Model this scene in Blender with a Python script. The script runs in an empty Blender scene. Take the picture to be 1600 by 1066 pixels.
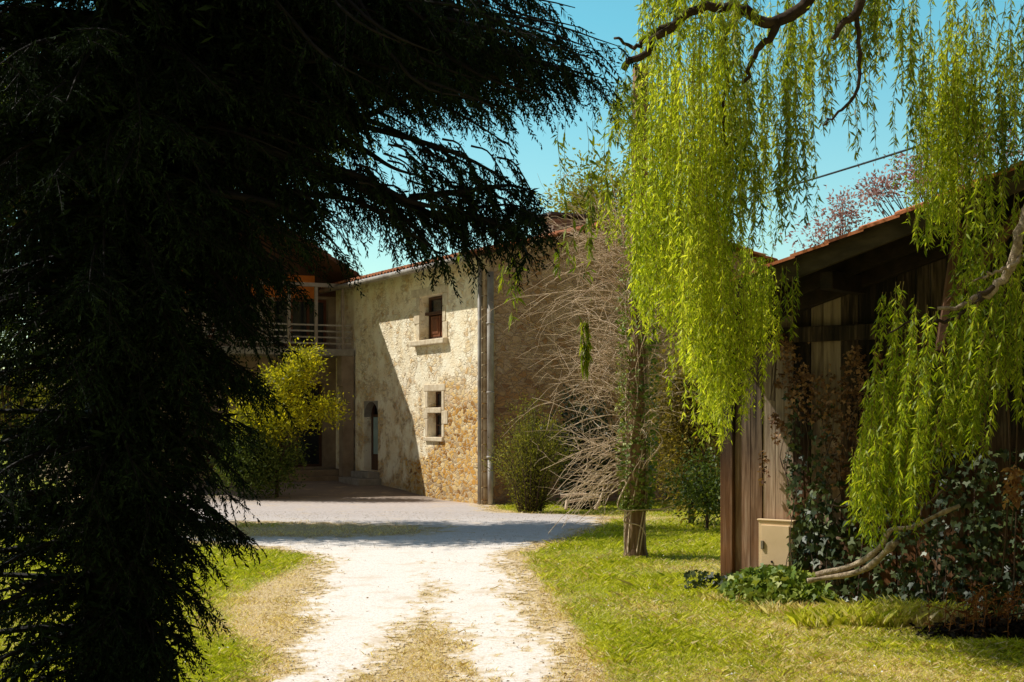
import bpy, math, random
import numpy as np
from mathutils import Vector

RS = np.random.RandomState(7)
random.seed(7)
S = bpy.context.scene
COL = S.collection
F, CX, HY, EYE = 2222.0, 800.0, 655.0, 1.75      # lens in pixels of the 1600 px wide frame, horizon row, eye height


def P(x, y, D):
    """world point seen at photo pixel (x, y) at distance D along the view"""
    return np.array([(x - CX) / F * D, D, EYE + (HY - y) / F * D])


def nrm(v):
    v = np.asarray(v, float)
    return v / np.maximum(np.linalg.norm(v, axis=-1, keepdims=True), 1e-9)


# ---------------------------------------------------------------- noise (python side)
def vnoise(x, y, seed=0):
    x = np.asarray(x, float); y = np.asarray(y, float)
    xi = np.floor(x).astype(np.int64); yi = np.floor(y).astype(np.int64)
    fx = x - xi; fy = y - yi
    fx = fx * fx * (3 - 2 * fx); fy = fy * fy * (3 - 2 * fy)

    def h(a, b):
        n = (a * 374761393 + b * 668265263 + seed * 974634777) & 0xffffffff
        n = ((n ^ (n >> 13)) * 1274126177) & 0xffffffff
        n = (n ^ (n >> 16)) & 0xffffffff
        return n / 4294967295.0
    return (h(xi, yi) * (1 - fx) + h(xi + 1, yi) * fx) * (1 - fy) + (h(xi, yi + 1) * (1 - fx) + h(xi + 1, yi + 1) * fx) * fy


def fbm(x, y, seed=0, o=4):
    r = 0; a = .5; t = 0
    for i in range(o):
        r = r + a * vnoise(np.asarray(x) * 2 ** i, np.asarray(y) * 2 ** i, seed + i); t += a; a *= .5
    return r / t


def sstep(a, b, x):
    t = np.clip((np.asarray(x, float) - a) / (b - a), 0, 1)
    return t * t * (3 - 2 * t)


# ---------------------------------------------------------------- materials
class NT:
    def __init__(s, name):
        s.m = bpy.data.materials.new(name); s.m.use_nodes = True
        s.t = s.m.node_tree; s.t.nodes.clear()
        s.out = s.t.nodes.new('ShaderNodeOutputMaterial')

    def n(s, typ, ins=None, **kw):
        nd = s.t.nodes.new('ShaderNode' + typ)
        for k, v in kw.items(): setattr(nd, k, v)
        for k, v in (ins or {}).items():
            sk = nd.inputs[k]
            if isinstance(v, bpy.types.NodeSocket): s.t.links.new(v, sk)
            else:
                if isinstance(v, (tuple, list)) and len(v) == 3 and sk.type == 'RGBA': v = (*v, 1)
                sk.default_value = v
        return nd

    def math(s, op, a, b=0.0, clamp=False):
        return s.n('Math', {0: a, 1: b}, operation=op, use_clamp=clamp).outputs[0]

    def vmath(s, op, a, b=(0, 0, 0)):
        nd = s.n('VectorMath', {0: a, 1: b}, operation=op)
        return nd.outputs['Value'] if op in ('DOT_PRODUCT', 'LENGTH', 'DISTANCE') else nd.outputs[0]

    def mix(s, f, a, b, mode='MIX'):
        nd = s.n('Mix', data_type='RGBA', blend_type=mode)
        for i, v in ((0, f), (6, a), (7, b)):
            if isinstance(v, bpy.types.NodeSocket): s.t.links.new(v, nd.inputs[i])
            else: nd.inputs[i].default_value = (*v, 1) if isinstance(v, (tuple, list)) else v
        return nd.outputs[2]

    def ramp(s, f, stops):
        nd = s.n('ValToRGB', {0: f}); cr = nd.color_ramp
        while len(cr.elements) < len(stops): cr.elements.new(.5)
        for e, (p, c) in zip(cr.elements, stops): e.position = p; e.color = (*c, 1)
        return nd.outputs[0]

    def maprange(s, v, a, b, c=0.0, d=1.0):
        return s.n('MapRange', {0: v, 1: a, 2: b, 3: c, 4: d}, clamp=True).outputs[0]

    def pos(s, scale=(1, 1, 1)):
        g = s.n('NewGeometry').outputs['Position']
        return s.n('Mapping', {0: g, 3: scale}).outputs[0]

    def noise(s, scale, detail=4, vec=None, rough=.55):
        return s.n('TexNoise', {'Vector': vec or s.pos(), 'Scale': scale, 'Detail': detail, 'Roughness': rough}).outputs[0]

    def bsdf(s, col, rough=.8, spec=.3, bump=None, bs=.3, bd=.02, **ins):
        d = {'Base Color': col, 'Roughness': rough, 'Specular IOR Level': spec}
        d.update(ins)
        if bump is not None:
            d['Normal'] = s.n('Bump', {'Height': bump, 'Strength': bs, 'Distance': bd}).outputs[0]
        b = s.n('BsdfPrincipled', d)
        s.t.links.new(b.outputs[0], s.out.inputs[0]); return b


def simple(name, c1, c2=None, scale=8, rough=.8, spec=.3, bump=.3, bd=.01, pscale=(1, 1, 1)):
    t = NT(name); nz = t.noise(scale, 5, t.pos(pscale))
    c2 = c2 or tuple(v * .6 for v in c1)
    col = t.ramp(nz, [(.3, c2), (.7, c1)])
    t.bsdf(col, rough, spec, t.noise(scale * 4, 4, t.pos(pscale)), bump, bd)
    return t.m


def leafmat(name, cols, transl=.4, spec=.25, rough=.5, clump=1.6, tcol=None):
    """cols: dark, mid, light"""
    t = NT(name)
    isl = t.n('NewGeometry').outputs['Random Per Island']
    f = t.math('ADD', t.math('MULTIPLY', isl, .55), t.math('MULTIPLY', t.noise(clump, 3), .6), True)
    col = t.ramp(f, [(.25, cols[0]), (.55, cols[1]), (.85, cols[2])])
    b = t.n('BsdfPrincipled', {'Base Color': col, 'Roughness': rough, 'Specular IOR Level': spec})
    if transl > 0:
        tc = t.mix(1.0, col, tcol or (1.35, 1.25, .6), 'MULTIPLY')
        tr = t.n('BsdfTranslucent', {'Color': tc})
        mx = t.n('MixShader', {0: transl, 1: b.outputs[0], 2: tr.outputs[0]})
        t.t.links.new(mx.outputs[0], t.out.inputs[0])
    else:
        t.t.links.new(b.outputs[0], t.out.inputs[0])
    return t.m


# ---------------------------------------------------------------- mesh helpers
def raw_mesh(name, verts, faces_flat, nside, mat, parent=None, smooth=False, attr=None):
    me = bpy.data.meshes.new(name)
    verts = np.asarray(verts, np.float32).reshape(-1, 3)
    if parent is not None:
        verts = verts - np.array(parent['_base'], np.float32)
    ff = np.asarray(faces_flat, np.int32).ravel(); nf = len(ff) // nside
    me.vertices.add(len(verts)); me.vertices.foreach_set('co', verts.ravel())
    me.loops.add(len(ff)); me.loops.foreach_set('vertex_index', ff)
    me.polygons.add(nf); me.polygons.foreach_set('loop_start', np.arange(0, nf * nside, nside, dtype=np.int32))
    me.update(calc_edges=True)
    if smooth: me.polygons.foreach_set('use_smooth', np.ones(nf, bool))
    if attr:
        for k, v in attr.items():
            a = me.attributes.new(k, 'FLOAT', 'POINT'); a.data.foreach_set('value', np.asarray(v, np.float32))
    me.materials.append(mat)
    o = bpy.data.objects.new(name, me); COL.objects.link(o)
    if parent is not None: link(o, parent)
    return o


def link(o, parent):
    o.parent = parent
    o['_base'] = parent['_base']


def thing(name, label, cat, base, group=None):
    o = bpy.data.objects.new(name, None); COL.objects.link(o)
    o.location = base; o['_base'] = [float(v) for v in base]
    o.empty_display_size = .2
    tag(o, label, cat, group); return o


def tag(o, label=None, cat=None, group=None, kind=None):
    if label: o['label'] = label
    if cat: o['category'] = cat
    if group: o['group'] = group
    if kind: o['kind'] = kind
    return o


class MB:
    def __init__(s): s.v = []; s.f = []

    def add(s, vs, fs):
        b = len(s.v); s.v += [tuple(map(float, v)) for v in vs]; s.f += [tuple(i + b for i in f) for f in fs]; return s

    def box(s, o, ax, ay, az):
        """corner o and three edge vectors"""
        o, ax, ay, az = (np.asarray(q, float) for q in (o, ax, ay, az))
        if np.dot(np.cross(ax, ay), az) < 0: ax, ay = ay, ax
        c = [o, o + ax, o + ax + ay, o + ay]; vs = c + [q + az for q in c]
        return s.add(vs, [(0, 3, 2, 1), (4, 5, 6, 7), (0, 1, 5, 4), (1, 2, 6, 5), (2, 3, 7, 6), (3, 0, 4, 7)])

    def tube(s, pts, rad, k=8, caps=True):
        pts = np.asarray(pts, float); n = len(pts)
        rad = np.full(n, rad) if np.isscalar(rad) else np.asarray(rad, float)
        tg = nrm(np.gradient(pts, axis=0))
        ref = np.array([0, 0, 1.]) if abs(tg[:, 2]).mean() < .8 else np.array([1., 0, 0])
        a = nrm(np.cross(tg, ref)); b = np.cross(tg, a)
        th = np.arange(k) * 2 * math.pi / k
        ring = pts[:, None] + rad[:, None, None] * (np.cos(th)[None, :, None] * a[:, None] + np.sin(th)[None, :, None] * b[:, None])
        fs = [(i * k + j, i * k + (j + 1) % k, (i + 1) * k + (j + 1) % k, (i + 1) * k + j) for i in range(n - 1) for j in range(k)]
        if caps: fs += [tuple(range(k - 1, -1, -1)), tuple((n - 1) * k + j for j in range(k))]
        return s.add(ring.reshape(-1, 3), fs)

    def build(s, name, mat, parent=None, smooth=False, bevel=0):
        me = bpy.data.meshes.new(name)
        v = np.array(s.v)
        if parent is not None: v = v - np.array(parent['_base'])
        me.from_pydata(v.tolist(), [], s.f); me.update()
        if smooth: me.polygons.foreach_set('use_smooth', np.ones(len(me.polygons), bool))
        me.materials.append(mat)
        o = bpy.data.objects.new(name, me); COL.objects.link(o)
        if parent is not None: link(o, parent)
        if bevel:
            md = o.modifiers.new('Bevel', 'BEVEL'); md.width = bevel; md.segments = 2; md.limit_method = 'ANGLE'
        return o


def curve(pts, n):
    """smooth polyline through pts (Catmull-Rom)"""
    p = np.asarray(pts, float); p = np.vstack([2 * p[0] - p[1], p, 2 * p[-1] - p[-2]])
    t = np.linspace(0, len(p) - 3 - 1e-6, n); i = t.astype(int); f = (t - i)[:, None]
    a, b, c, d = p[i], p[i + 1], p[i + 2], p[i + 3]
    return .5 * (2 * b + (c - a) * f + (2 * a - 5 * b + 4 * c - d) * f ** 2 + (3 * b - a - 3 * c + d) * f ** 3)


def leaf_obj(name, pos, d, L, W, mat, parent=None, fold=.25, droop=0.0, face=None):
    pos = np.asarray(pos, float); n = len(pos); d = nrm(d)
    L = np.broadcast_to(np.asarray(L, float), n)[:, None]; W = np.broadcast_to(np.asarray(W, float), n)[:, None]
    r = RS.normal(size=(n, 3)) if face is None else nrm(face) + .5 * RS.normal(size=(n, 3))
    side = nrm(np.cross(d, r)); nn = np.cross(side, d)
    v = np.empty((n, 4, 3))
    v[:, 0] = pos
    mid = pos + d * L * .42 + nn * fold * W
    v[:, 1] = mid + side * W * .5
    v[:, 2] = pos + d * L - np.array([0, 0, 1.]) * droop * L
    v[:, 3] = mid - side * W * .5
    return raw_mesh(name, v.reshape(-1, 3), np.arange(n * 4), 4, mat, parent)


IVY = np.array([(0, .14), (-.30, -.02), (-.52, .36), (-.19, .48), (0, 1), (.19, .48), (.52, .36), (.30, -.02)])


def ivy_obj(name, pos, d, L, mat, parent, face):
    pos = np.asarray(pos, float); n = len(pos); d = nrm(d); L = np.broadcast_to(np.asarray(L, float), n)[:, None, None]
    side = nrm(np.cross(d, nrm(face) + .5 * RS.normal(size=(n, 3)))); nn = np.cross(side, d)
    v = pos[:, None] + L * (d[:, None] * IVY[None, :, 1:] + side[:, None] * IVY[None, :, :1] - nn[:, None] * (.35 * np.abs(IVY[None, :, :1]) + .2 * IVY[None, :, 1:] ** 2) * np.sign(RS.rand(n, 1, 1) - .25))
    return raw_mesh(name, v.reshape(-1, 3), np.arange(n * 8), 8, mat, parent)


# thin twigs in bulk: list of (pts (m,3), r0, r1); 3-sided
def twig_obj(name, twigs, mat, parent=None, k=3):
    V = []; Fq = []; b = 0
    for pts, r0, r1 in twigs:
        pts = np.asarray(pts, float); n = len(pts)
        tg = nrm(np.gradient(pts, axis=0)); a = nrm(np.cross(tg, [.31, .83, .46])); c = np.cross(tg, a)
        th = np.arange(k) * 2 * math.pi / k; rad = np.linspace(r0, r1, n)
        ring = pts[:, None] + rad[:, None, None] * (np.cos(th)[None, :, None] * a[:, None] + np.sin(th)[None, :, None] * c[:, None])
        V.append(ring.reshape(-1, 3))
        i = np.arange(n - 1)[:, None] * k; j = np.arange(k)[None]
        q = np.stack([i + j, i + (j + 1) % k, i + k + (j + 1) % k, i + k + j], -1).reshape(-1, 4) + b
        Fq.append(q); b += n * k
    return raw_mesh(name, np.vstack(V), np.vstack(Fq), 4, mat, parent, smooth=True)


# ================================================================= SUN, SKY, CAMERA
SUN = nrm(np.array([-.96, .28, 0])); EL = math.radians(50)
SUNV = np.array([SUN[0] * math.cos(EL), SUN[1] * math.cos(EL), math.sin(EL)])
w = bpy.data.worlds.new('World'); S.world = w; w.use_nodes = True
nt = w.node_tree; nt.nodes.clear()
sky = nt.nodes.new('ShaderNodeTexSky'); sky.sky_type = 'NISHITA'; sky.sun_disc = False
sky.sun_elevation = EL; sky.sun_rotation = math.atan2(SUN[0], SUN[1])
sky.altitude = 0; sky.air_density = 1.0; sky.dust_density = .3; sky.ozone_density = 1.0
tint = nt.nodes.new('ShaderNodeMix'); tint.data_type = 'RGBA'; tint.blend_type = 'MULTIPLY'; tint.inputs[0].default_value = 1
tc_ = nt.nodes.new('ShaderNodeTexCoord'); sx_ = nt.nodes.new('ShaderNodeSeparateXYZ'); nt.links.new(tc_.outputs['Generated'], sx_.inputs[0])
cr_ = nt.nodes.new('ShaderNodeValToRGB'); nt.links.new(sx_.outputs[2], cr_.inputs[0])
for e_, (p_, c_) in zip([cr_.color_ramp.elements[0], cr_.color_ramp.elements[1], cr_.color_ramp.elements.new(.30)],
                        [(.0, (1.25, 1.25, 1.0)), (.38, (.075, .045, .030)), (.27, (.68, 1.40, 1.18))]):
    e_.position = p_; e_.color = (*c_, 1)
mr_ = nt.nodes.new('ShaderNodeMapRange'); mr_.inputs[1].default_value = -.25; mr_.inputs[2].default_value = .55; mr_.interpolation_type = 'SMOOTHSTEP'
nt.links.new(sx_.outputs[1], mr_.inputs[0])
bk_ = nt.nodes.new('ShaderNodeMix'); bk_.data_type = 'RGBA'; bk_.inputs[6].default_value = (.66, .48, .35, 1)
nt.links.new(mr_.outputs[0], bk_.inputs[0]); nt.links.new(cr_.outputs[0], bk_.inputs[7]); nt.links.new(bk_.outputs[2], tint.inputs[7])
bg = nt.nodes.new('ShaderNodeBackground'); bg.inputs[1].default_value = .13
wo = nt.nodes.new('ShaderNodeOutputWorld')
nt.links.new(sky.outputs[0], tint.inputs[6]); nt.links.new(tint.outputs[2], bg.inputs[0]); nt.links.new(bg.outputs[0], wo.inputs[0])

sl = bpy.data.lights.new('sun', 'SUN'); sl.energy = 5.0; sl.angle = math.radians(.5); sl.color = (1, .95, .85)
so = bpy.data.objects.new('sun', sl); COL.objects.link(so)
so.rotation_euler = Vector(-SUNV).to_track_quat('-Z', 'Y').to_euler(); so.location = (-20, 10, 30)

cam = bpy.data.cameras.new('camera'); cam.sensor_width = 36; cam.lens = F / 1600 * 36
cam.shift_y = (HY - 533) / 1600; cam.clip_end = 2000; cam.clip_start = .05
co = bpy.data.objects.new('camera', cam); COL.objects.link(co)
co.location = (0, 0, EYE); co.rotation_euler = (math.pi / 2, 0, 0); S.camera = co
S.view_settings.view_transform = 'Standard'; S.view_settings.look = 'None'
S.view_settings.exposure = 0; S.view_settings.gamma = 1
S.render.resolution_x = 1024; S.render.resolution_y = 682
S.cycles.max_bounces = 6; S.cycles.transparent_max_bounces = 8; S.cycles.use_denoising = True

# ================================================================= GROUND
# house frame: corner C, front wall runs along U (away, left), gable wall along T (right, away)
C = np.array([-.598, 30.9, 0]); U = np.array([-.461, .887, 0]); U = nrm(U); T = np.array([U[1], -U[0], 0]); NL = -T; MF = -U


def gz(x, y):
    x = np.asarray(x, float); y = np.asarray(y, float)
    z = -.12 * sstep(24, 31, y) + .24 * sstep(32, 38, y) * sstep(0, -3, x)
    z = z + .05 * (fbm(x * .35, y * .35, 3) - .5) * sstep(9, 12, y)
    z = z + sstep(60, 300, y) * 2.0
    return z


RL = np.array([[0, -1.2], [9.46, -1.50], [11.3, -1.68], [13.2, -1.88], [15.9, -2.12], [18.3, -2.45], [19.6, -3.3], [20.6, -5], [22, -6.5], [25, -7.5], [40, -12]])
RR = np.array([[0, .5], [9.46, .42], [11.3, .34], [13.2, .18], [15.9, .0], [18.3, -.06], [19.9, .45], [21.6, .9], [23.6, 1.35], [25.6, 1.7], [26.6, 1.2], [27.3, -.1], [28.5, -.55], [31, -.6], [40, -4.5]])


def road_d(x, y):
    """signed distance-like value: > 0 on gravel"""
    l = np.interp(y, RL[:, 0], RL[:, 1]); r = np.interp(y, RR[:, 0], RR[:, 1])
    d = np.minimum(x - l, r - x)
    # dry grass island on the left of the crossing
    isl = 1 - np.sqrt(((x + 4.2) / 2.9) ** 2 + ((y - 22.6) / 1.5) ** 2)
    d = np.minimum(d, -isl * 1.2 + .0)
    # grassy hump between the wheel tracks
    cl = np.interp(y, [9, 16], [-.55, -.95]); wd = np.interp(y, [9, 11, 13, 16, 18], [.36, .26, .16, .10, 0])
    hump = np.abs(x - cl) - wd
    d = np.where(y < 18, np.minimum(d, hump * .9 + np.interp(y, [9, 12, 16], [-.05, .10, .22])), d)
    return d


def road_mask(x, y):
    n = (fbm(x * 2.2, y * 1.1, 11, 5) - .5) * .55 + (vnoise(x * 9, y * 6, 5) - .5) * .30 + (vnoise(x * 24, y * 14, 15) - .5) * .34
    return road_d(x, y) + n


def dryness(x, y):
    """1 = straw and bare soil, 0 = lush"""
    d = road_d(x, y)
    v = 1.1 * (1 - sstep(.0, np.where(x > 0, .40, .8), -d)) + 1.5 * (fbm(x * .9, y * .6, 21) - .5)
    # green patches seen left of the track, dry slope between them
    v += .75 * np.exp(-(((x + 2.35) / .8) ** 2 + ((y - 13.2) / 1.9) ** 2))
    v -= .6 * np.exp(-(((x + 3.0) / 1.1) ** 2 + ((y - 17.6) / 1.4) ** 2))
    v -= .5 * np.exp(-(((x + 2.0) / .7) ** 2 + ((y - 10.2) / 1.0) ** 2))
    v += .5 * np.exp(-(((x - 2.0) / 1.0) ** 2 + ((y - 12.4) / 1.0) ** 2))
    v += .35 * np.exp(-(((x - 1.2) / 1.2) ** 2 + ((y - 16.0) / .9) ** 2))
    v -= .7 * np.exp(-(((x - 2.2) / 1.3) ** 2 + ((y - 20.5) / 2.0) ** 2))
    v += .9 * np.exp(-(((x + 4.0) / 3.2) ** 2 + ((y - 22.4) / 1.6) ** 2))
    v += .35 * sstep(11, 9.4, y) * sstep(.3, 1.5, x)
    return np.clip(v + .07, 0, 1)


def grid(xs, ys, zf):
    X, Y = np.meshgrid(xs, ys); Z = zf(X, Y)
    v = np.stack([X, Y, Z], -1).reshape(-1, 3); nx = len(xs)
    i = np.arange(len(ys) - 1)[:, None] * nx + np.arange(nx - 1)[None]
    return v, np.stack([i, i + 1, i + nx + 1, i + nx], -1).reshape(-1, 4)


xs = np.concatenate([-np.geomspace(900, 13, 24), np.arange(-12, 8, .1), np.geomspace(9, 900, 24)])
ys = np.concatenate([[-60, -20, -5, 2, 5], np.arange(7.5, 41, .1), np.geomspace(42, 1500, 30)])
gv, gf = grid(xs, ys, gz)
g = NT('lawn soil')
dry = g.n('Attribute', attribute_name='dry').outputs['Fac']
fine = g.noise(22, 6); mid = g.noise(3.5, 5)
cg = g.ramp(mid, [(.3, (.18, .20, .02)), (.7, (.34, .36, .04))])
cd = g.ramp(fine, [(.25, (.34, .22, .10)), (.5, (.62, .46, .24)), (.75, (.80, .66, .44))])
f2 = g.maprange(g.math('ADD', dry, g.math('MULTIPLY', g.math('SUBTRACT', fine, .5), .9)), .3, .7)
g.bsdf(g.mix(f2, cg, cd), .95, .1, g.noise(40, 5), .8, .03)
ground = raw_mesh('ground', gv, gf, 4, g.m, smooth=True, attr={'dry': dryness(gv[:, 0], gv[:, 1])}); tag(ground, kind='structure')

# gravel track: the ragged cells of a fine grid that are gravel, 8 mm above the soil
r = NT('pale gravel')
vor = r.n('TexVoronoi', {'Vector': r.pos(), 'Scale': 70.0, 'Randomness': 1.0})
nz = r.noise(2.2, 5); yy = r.n('SeparateXYZ', {0: r.pos()}).outputs[1]
c1 = r.ramp(vor.outputs['Color'], [(.1, (.66, .57, .50)), (.5, (.84, .76, .68)), (.95, (.92, .86, .80))])
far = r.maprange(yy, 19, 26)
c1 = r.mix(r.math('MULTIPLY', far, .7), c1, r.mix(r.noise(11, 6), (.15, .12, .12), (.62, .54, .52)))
c1 = r.mix(r.maprange(yy, 31, 33.5, 0, .85), c1, (.20, .15, .11))  # brown dirt towards the wing; its shadow there is also painted in
c1 = r.mix(r.maprange(nz, .55, .72, 0, .5), c1, (.60, .45, .28))
em = r.math('ADD', r.n('Attribute', attribute_name='m').outputs['Fac'], r.math('MULTIPLY', r.math('SUBTRACT', r.noise(26, 6, r.pos((.6, 1, 1)), .7), .5), .9))
c1 = r.mix(r.maprange(em, -.02, .22, 1, 0), c1, r.ramp(r.noise(30, 5), [(.3, (.42, .28, .13)), (.55, (.66, .50, .28)), (.75, (.80, .68, .46))]))
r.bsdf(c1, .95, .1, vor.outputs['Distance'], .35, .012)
RV, RF, RM, b = [], [], [], 0
for (x0, x1, y0, y1, st) in ((-3.6, 1.2, 6.5, 19, .028), (-12, 3, 19, 40, .075)):
    xs = np.arange(x0, x1 + st, st); ys = np.arange(y0, y1 + st / 2, st)
    v, f = grid(xs, ys, lambda a, c: gz(a, c) + .005)
    v[:, :2] += (RS.rand(len(v), 2) - .5) * st * .5 * ((v[:, 1] > y0 + st) & (v[:, 1] < y1 - st))[:, None]
    cen = v[f].mean(1)
    k = road_mask(cen[:, 0], cen[:, 1]) > -.10
    RM.append(road_mask(v[:, 0], v[:, 1])); RV.append(v); RF.append(f[k] + b); b += len(v)
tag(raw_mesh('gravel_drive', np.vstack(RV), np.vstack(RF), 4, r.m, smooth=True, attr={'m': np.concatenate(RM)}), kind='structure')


# ---- loose stones on the drive
def stones(name, n, mat, size, test, ylo, yhi):
    xy = np.stack([RS.uniform(-5, 2.2, n * 4), ylo + (yhi - ylo) * RS.rand(n * 4) ** 1.6], -1)
    xy = xy[test(xy[:, 0], xy[:, 1])][:n]; n = len(xy)
    base = np.array([[1, 0, 0], [0, 1, 0], [-1, 0, 0], [0, -1, 0], [0, 0, .7], [0, 0, -.7]], float)
    sc = (size * (.4 + RS.rand(n) ** 2 * 1.4))[:, None, None]
    v = base[None] * sc * (.6 + .8 * RS.rand(n, 6, 1)); a = RS.rand(n) * 6.28
    ca, sa = np.cos(a)[:, None], np.sin(a)[:, None]
    vx = v[..., 0] * ca - v[..., 1] * sa; vy = v[..., 0] * sa + v[..., 1] * ca
    z = gz(xy[:, 0], xy[:, 1])[:, None] + .010
    V = np.stack([vx + xy[:, :1], vy + xy[:, 1:], v[..., 2] + z], -1).reshape(-1, 3)
    tri = np.array([[0, 1, 4], [1, 2, 4], [2, 3, 4], [3, 0, 4], [1, 0, 5], [2, 1, 5], [3, 2, 5], [0, 3, 5]])
    Fc = (tri[None] + np.arange(n)[:, None, None] * 6).reshape(-1, 3)
    return raw_mesh(name, V, Fc, 3, mat)


M_stone = simple('gravel stone', (.86, .79, .70), (.66, .57, .46), 30)
st = stones('gravel_stones', 9000, M_stone, .0055, lambda x, y: (road_mask(x, y) > -.25) & ((y > 19) | (road_mask(x, y) < .12)), 9, 28)
tag(st, 'loose pale stones scattered over the gravel drive', 'gravel', kind='stuff')

# ---- grass blades
t = NT('grass blade')
dr = t.n('Attribute', attribute_name='dry').outputs['Fac']
isl = t.n('NewGeometry').outputs['Random Per Island']
cgr = t.ramp(t.math('ADD', t.math('MULTIPLY', isl, .6), t.math('MULTIPLY', t.noise(1.3, 3), .5), True), [(.2, (.22, .28, .012)), (.5, (.50, .52, .024)), (.9, (.76, .72, .08))])
cdr = t.ramp(isl, [(.0, (.44, .29, .12)), (.5, (.80, .62, .32)), (1, (.94, .82, .56))])
cc = t.mix(dr, cgr, cdr)
bs_ = t.n('BsdfPrincipled', {'Base Color': cc, 'Roughness': .6, 'Specular IOR Level': .2})
tr_ = t.n('BsdfTranslucent', {'Color': t.mix(1.0, cc, (1.3, 1.3, .7), 'MULTIPLY')})
t.t.links.new(t.n('MixShader', {0: .38, 1: bs_.outputs[0], 2: tr_.outputs[0]}).outputs[0], t.out.inputs[0])
M_grass = t.m


def blades(name, xy, h, wd, dryv, mat, parent=None, lean=.7):
    n = len(xy); z = gz(xy[:, 0], xy[:, 1])
    p = np.stack([xy[:, 0], xy[:, 1], z], -1)
    a = RS.rand(n) * 6.283; sd = np.stack([np.cos(a), np.sin(a), 0 * a], -1)
    ln = RS.normal(size=(n, 3)) * lean; ln[:, 2] = 0
    v = np.empty((n, 4, 3)); h = h[:, None]; wd = wd[:, None]; up = np.array([0, 0, 1.])
    v[:, 0] = p - sd * wd * .5; v[:, 1] = p + sd * wd * .5
    m = p + up * h * .6 + ln * h * .35
    v[:, 2] = p + up * h * .95 + ln * h; v[:, 3] = m - sd * wd * .45
    return raw_mesh(name, v.reshape(-1, 3), np.arange(n * 4), 4, mat, parent, attr={'dry': np.repeat(dryv, 4)})


n = 700000
yy = 8.8 + 23 * RS.rand(n) ** 1.9
xx = (RS.rand(n) - .5) * 2 * (yy * .385 + .3)
keep = (road_mask(xx, yy) < .10) & ~((yy > 23) & (xx < -4.5)) & ((yy + .839 * (xx - 2.14) < 14.55) | (xx < .148 * yy + .02))
xx, yy = xx[keep], yy[keep]; dv = dryness(xx, yy)
rm = road_mask(xx, yy)
keep = (RS.rand(len(xx)) < .95 - .55 * dv) & (RS.rand(len(xx)) < np.where(rm > -.1, .35, 1)); xx, yy, dv = xx[keep], yy[keep], dv[keep]
dvv = np.clip((RS.rand(len(xx)) < dv * .92 + .10) * (.75 + .25 * RS.rand(len(xx))) + .1 * dv, 0, 1)
hh = (.022 + .045 * RS.rand(len(xx)) ** 1.5) * (1.25 - .55 * dv) * (.45 + 1.7 * np.clip(fbm(xx * 2.5, yy * 2.5, 8) - .38, 0, 1)) * np.where(RS.rand(len(xx)) < .02, 1.6, 1)
gr = blades('grass', np.stack([xx, yy], -1), hh, (.0032 + .003 * RS.rand(len(xx))) * (1 + .04 * (yy - 9)), dvv, M_grass, lean=.8)
tag(gr, 'short sunlit grass and straw on both sides of the drive', 'grass', kind='stuff')

# daisies: tiny white dots in the grass
n = 420; yy = 9.2 + 11 * RS.rand(n) ** 1.4; xx = (RS.rand(n) - .5) * 2 * yy * .37
k = (road_d(xx, yy) < -.5) & (fbm(xx * .9, yy * .9, 33) > .47); xx, yy = xx[k], yy[k]
M_daisy = simple('daisy white', (.8, .8, .76), (.7, .68, .6), 5)
ds = leaf_obj('daisies', np.stack([xx, yy, gz(xx, yy) + .05], -1), RS.normal(size=(len(xx), 3)) * [1, 1, .2], .017, .016, M_daisy, face=np.tile([0, -.4, 1.], (len(xx), 1)))
tag(ds, 'tiny white daisies dotted through the lawn', 'daisies', kind='stuff')

# fallen leaves and bits of straw on the drive and the lawn
n = 1500; yy = 9.2 + 13 * RS.rand(n) ** 1.5; xx = RS.uniform(-.30, .37, n) * yy
k = RS.rand(n) < np.where(np.abs(road_mask(xx, yy)) < .35, 1, .30); xx, yy = xx[k], yy[k]
M_fall = leafmat('fallen leaf', ((.10, .05, .02), (.30, .17, .07), (.55, .40, .22)), .2, .2, .7, 3)
fl = leaf_obj('fallen_leaves', np.stack([xx, yy, gz(xx, yy) + .012 + .012 * (road_mask(xx, yy) < 0)], -1), RS.normal(size=(len(xx), 3)) * [1, 1, .12], .03 * (.5 + RS.rand(len(xx))), .014, M_fall, face=np.tile([0, -.2, 1.], (len(xx), 1)))
tag(fl, 'small dry leaves and straw scattered over drive and lawn', 'leaf litter', kind='stuff')

# ================================================================= HOUSE
H = thing('stone_house', 'two-storey rubble stone farmhouse with tiled roof, gable and balcony wing beyond the drive', 'house', (float(C[0]), float(C[1]), 0))


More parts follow.
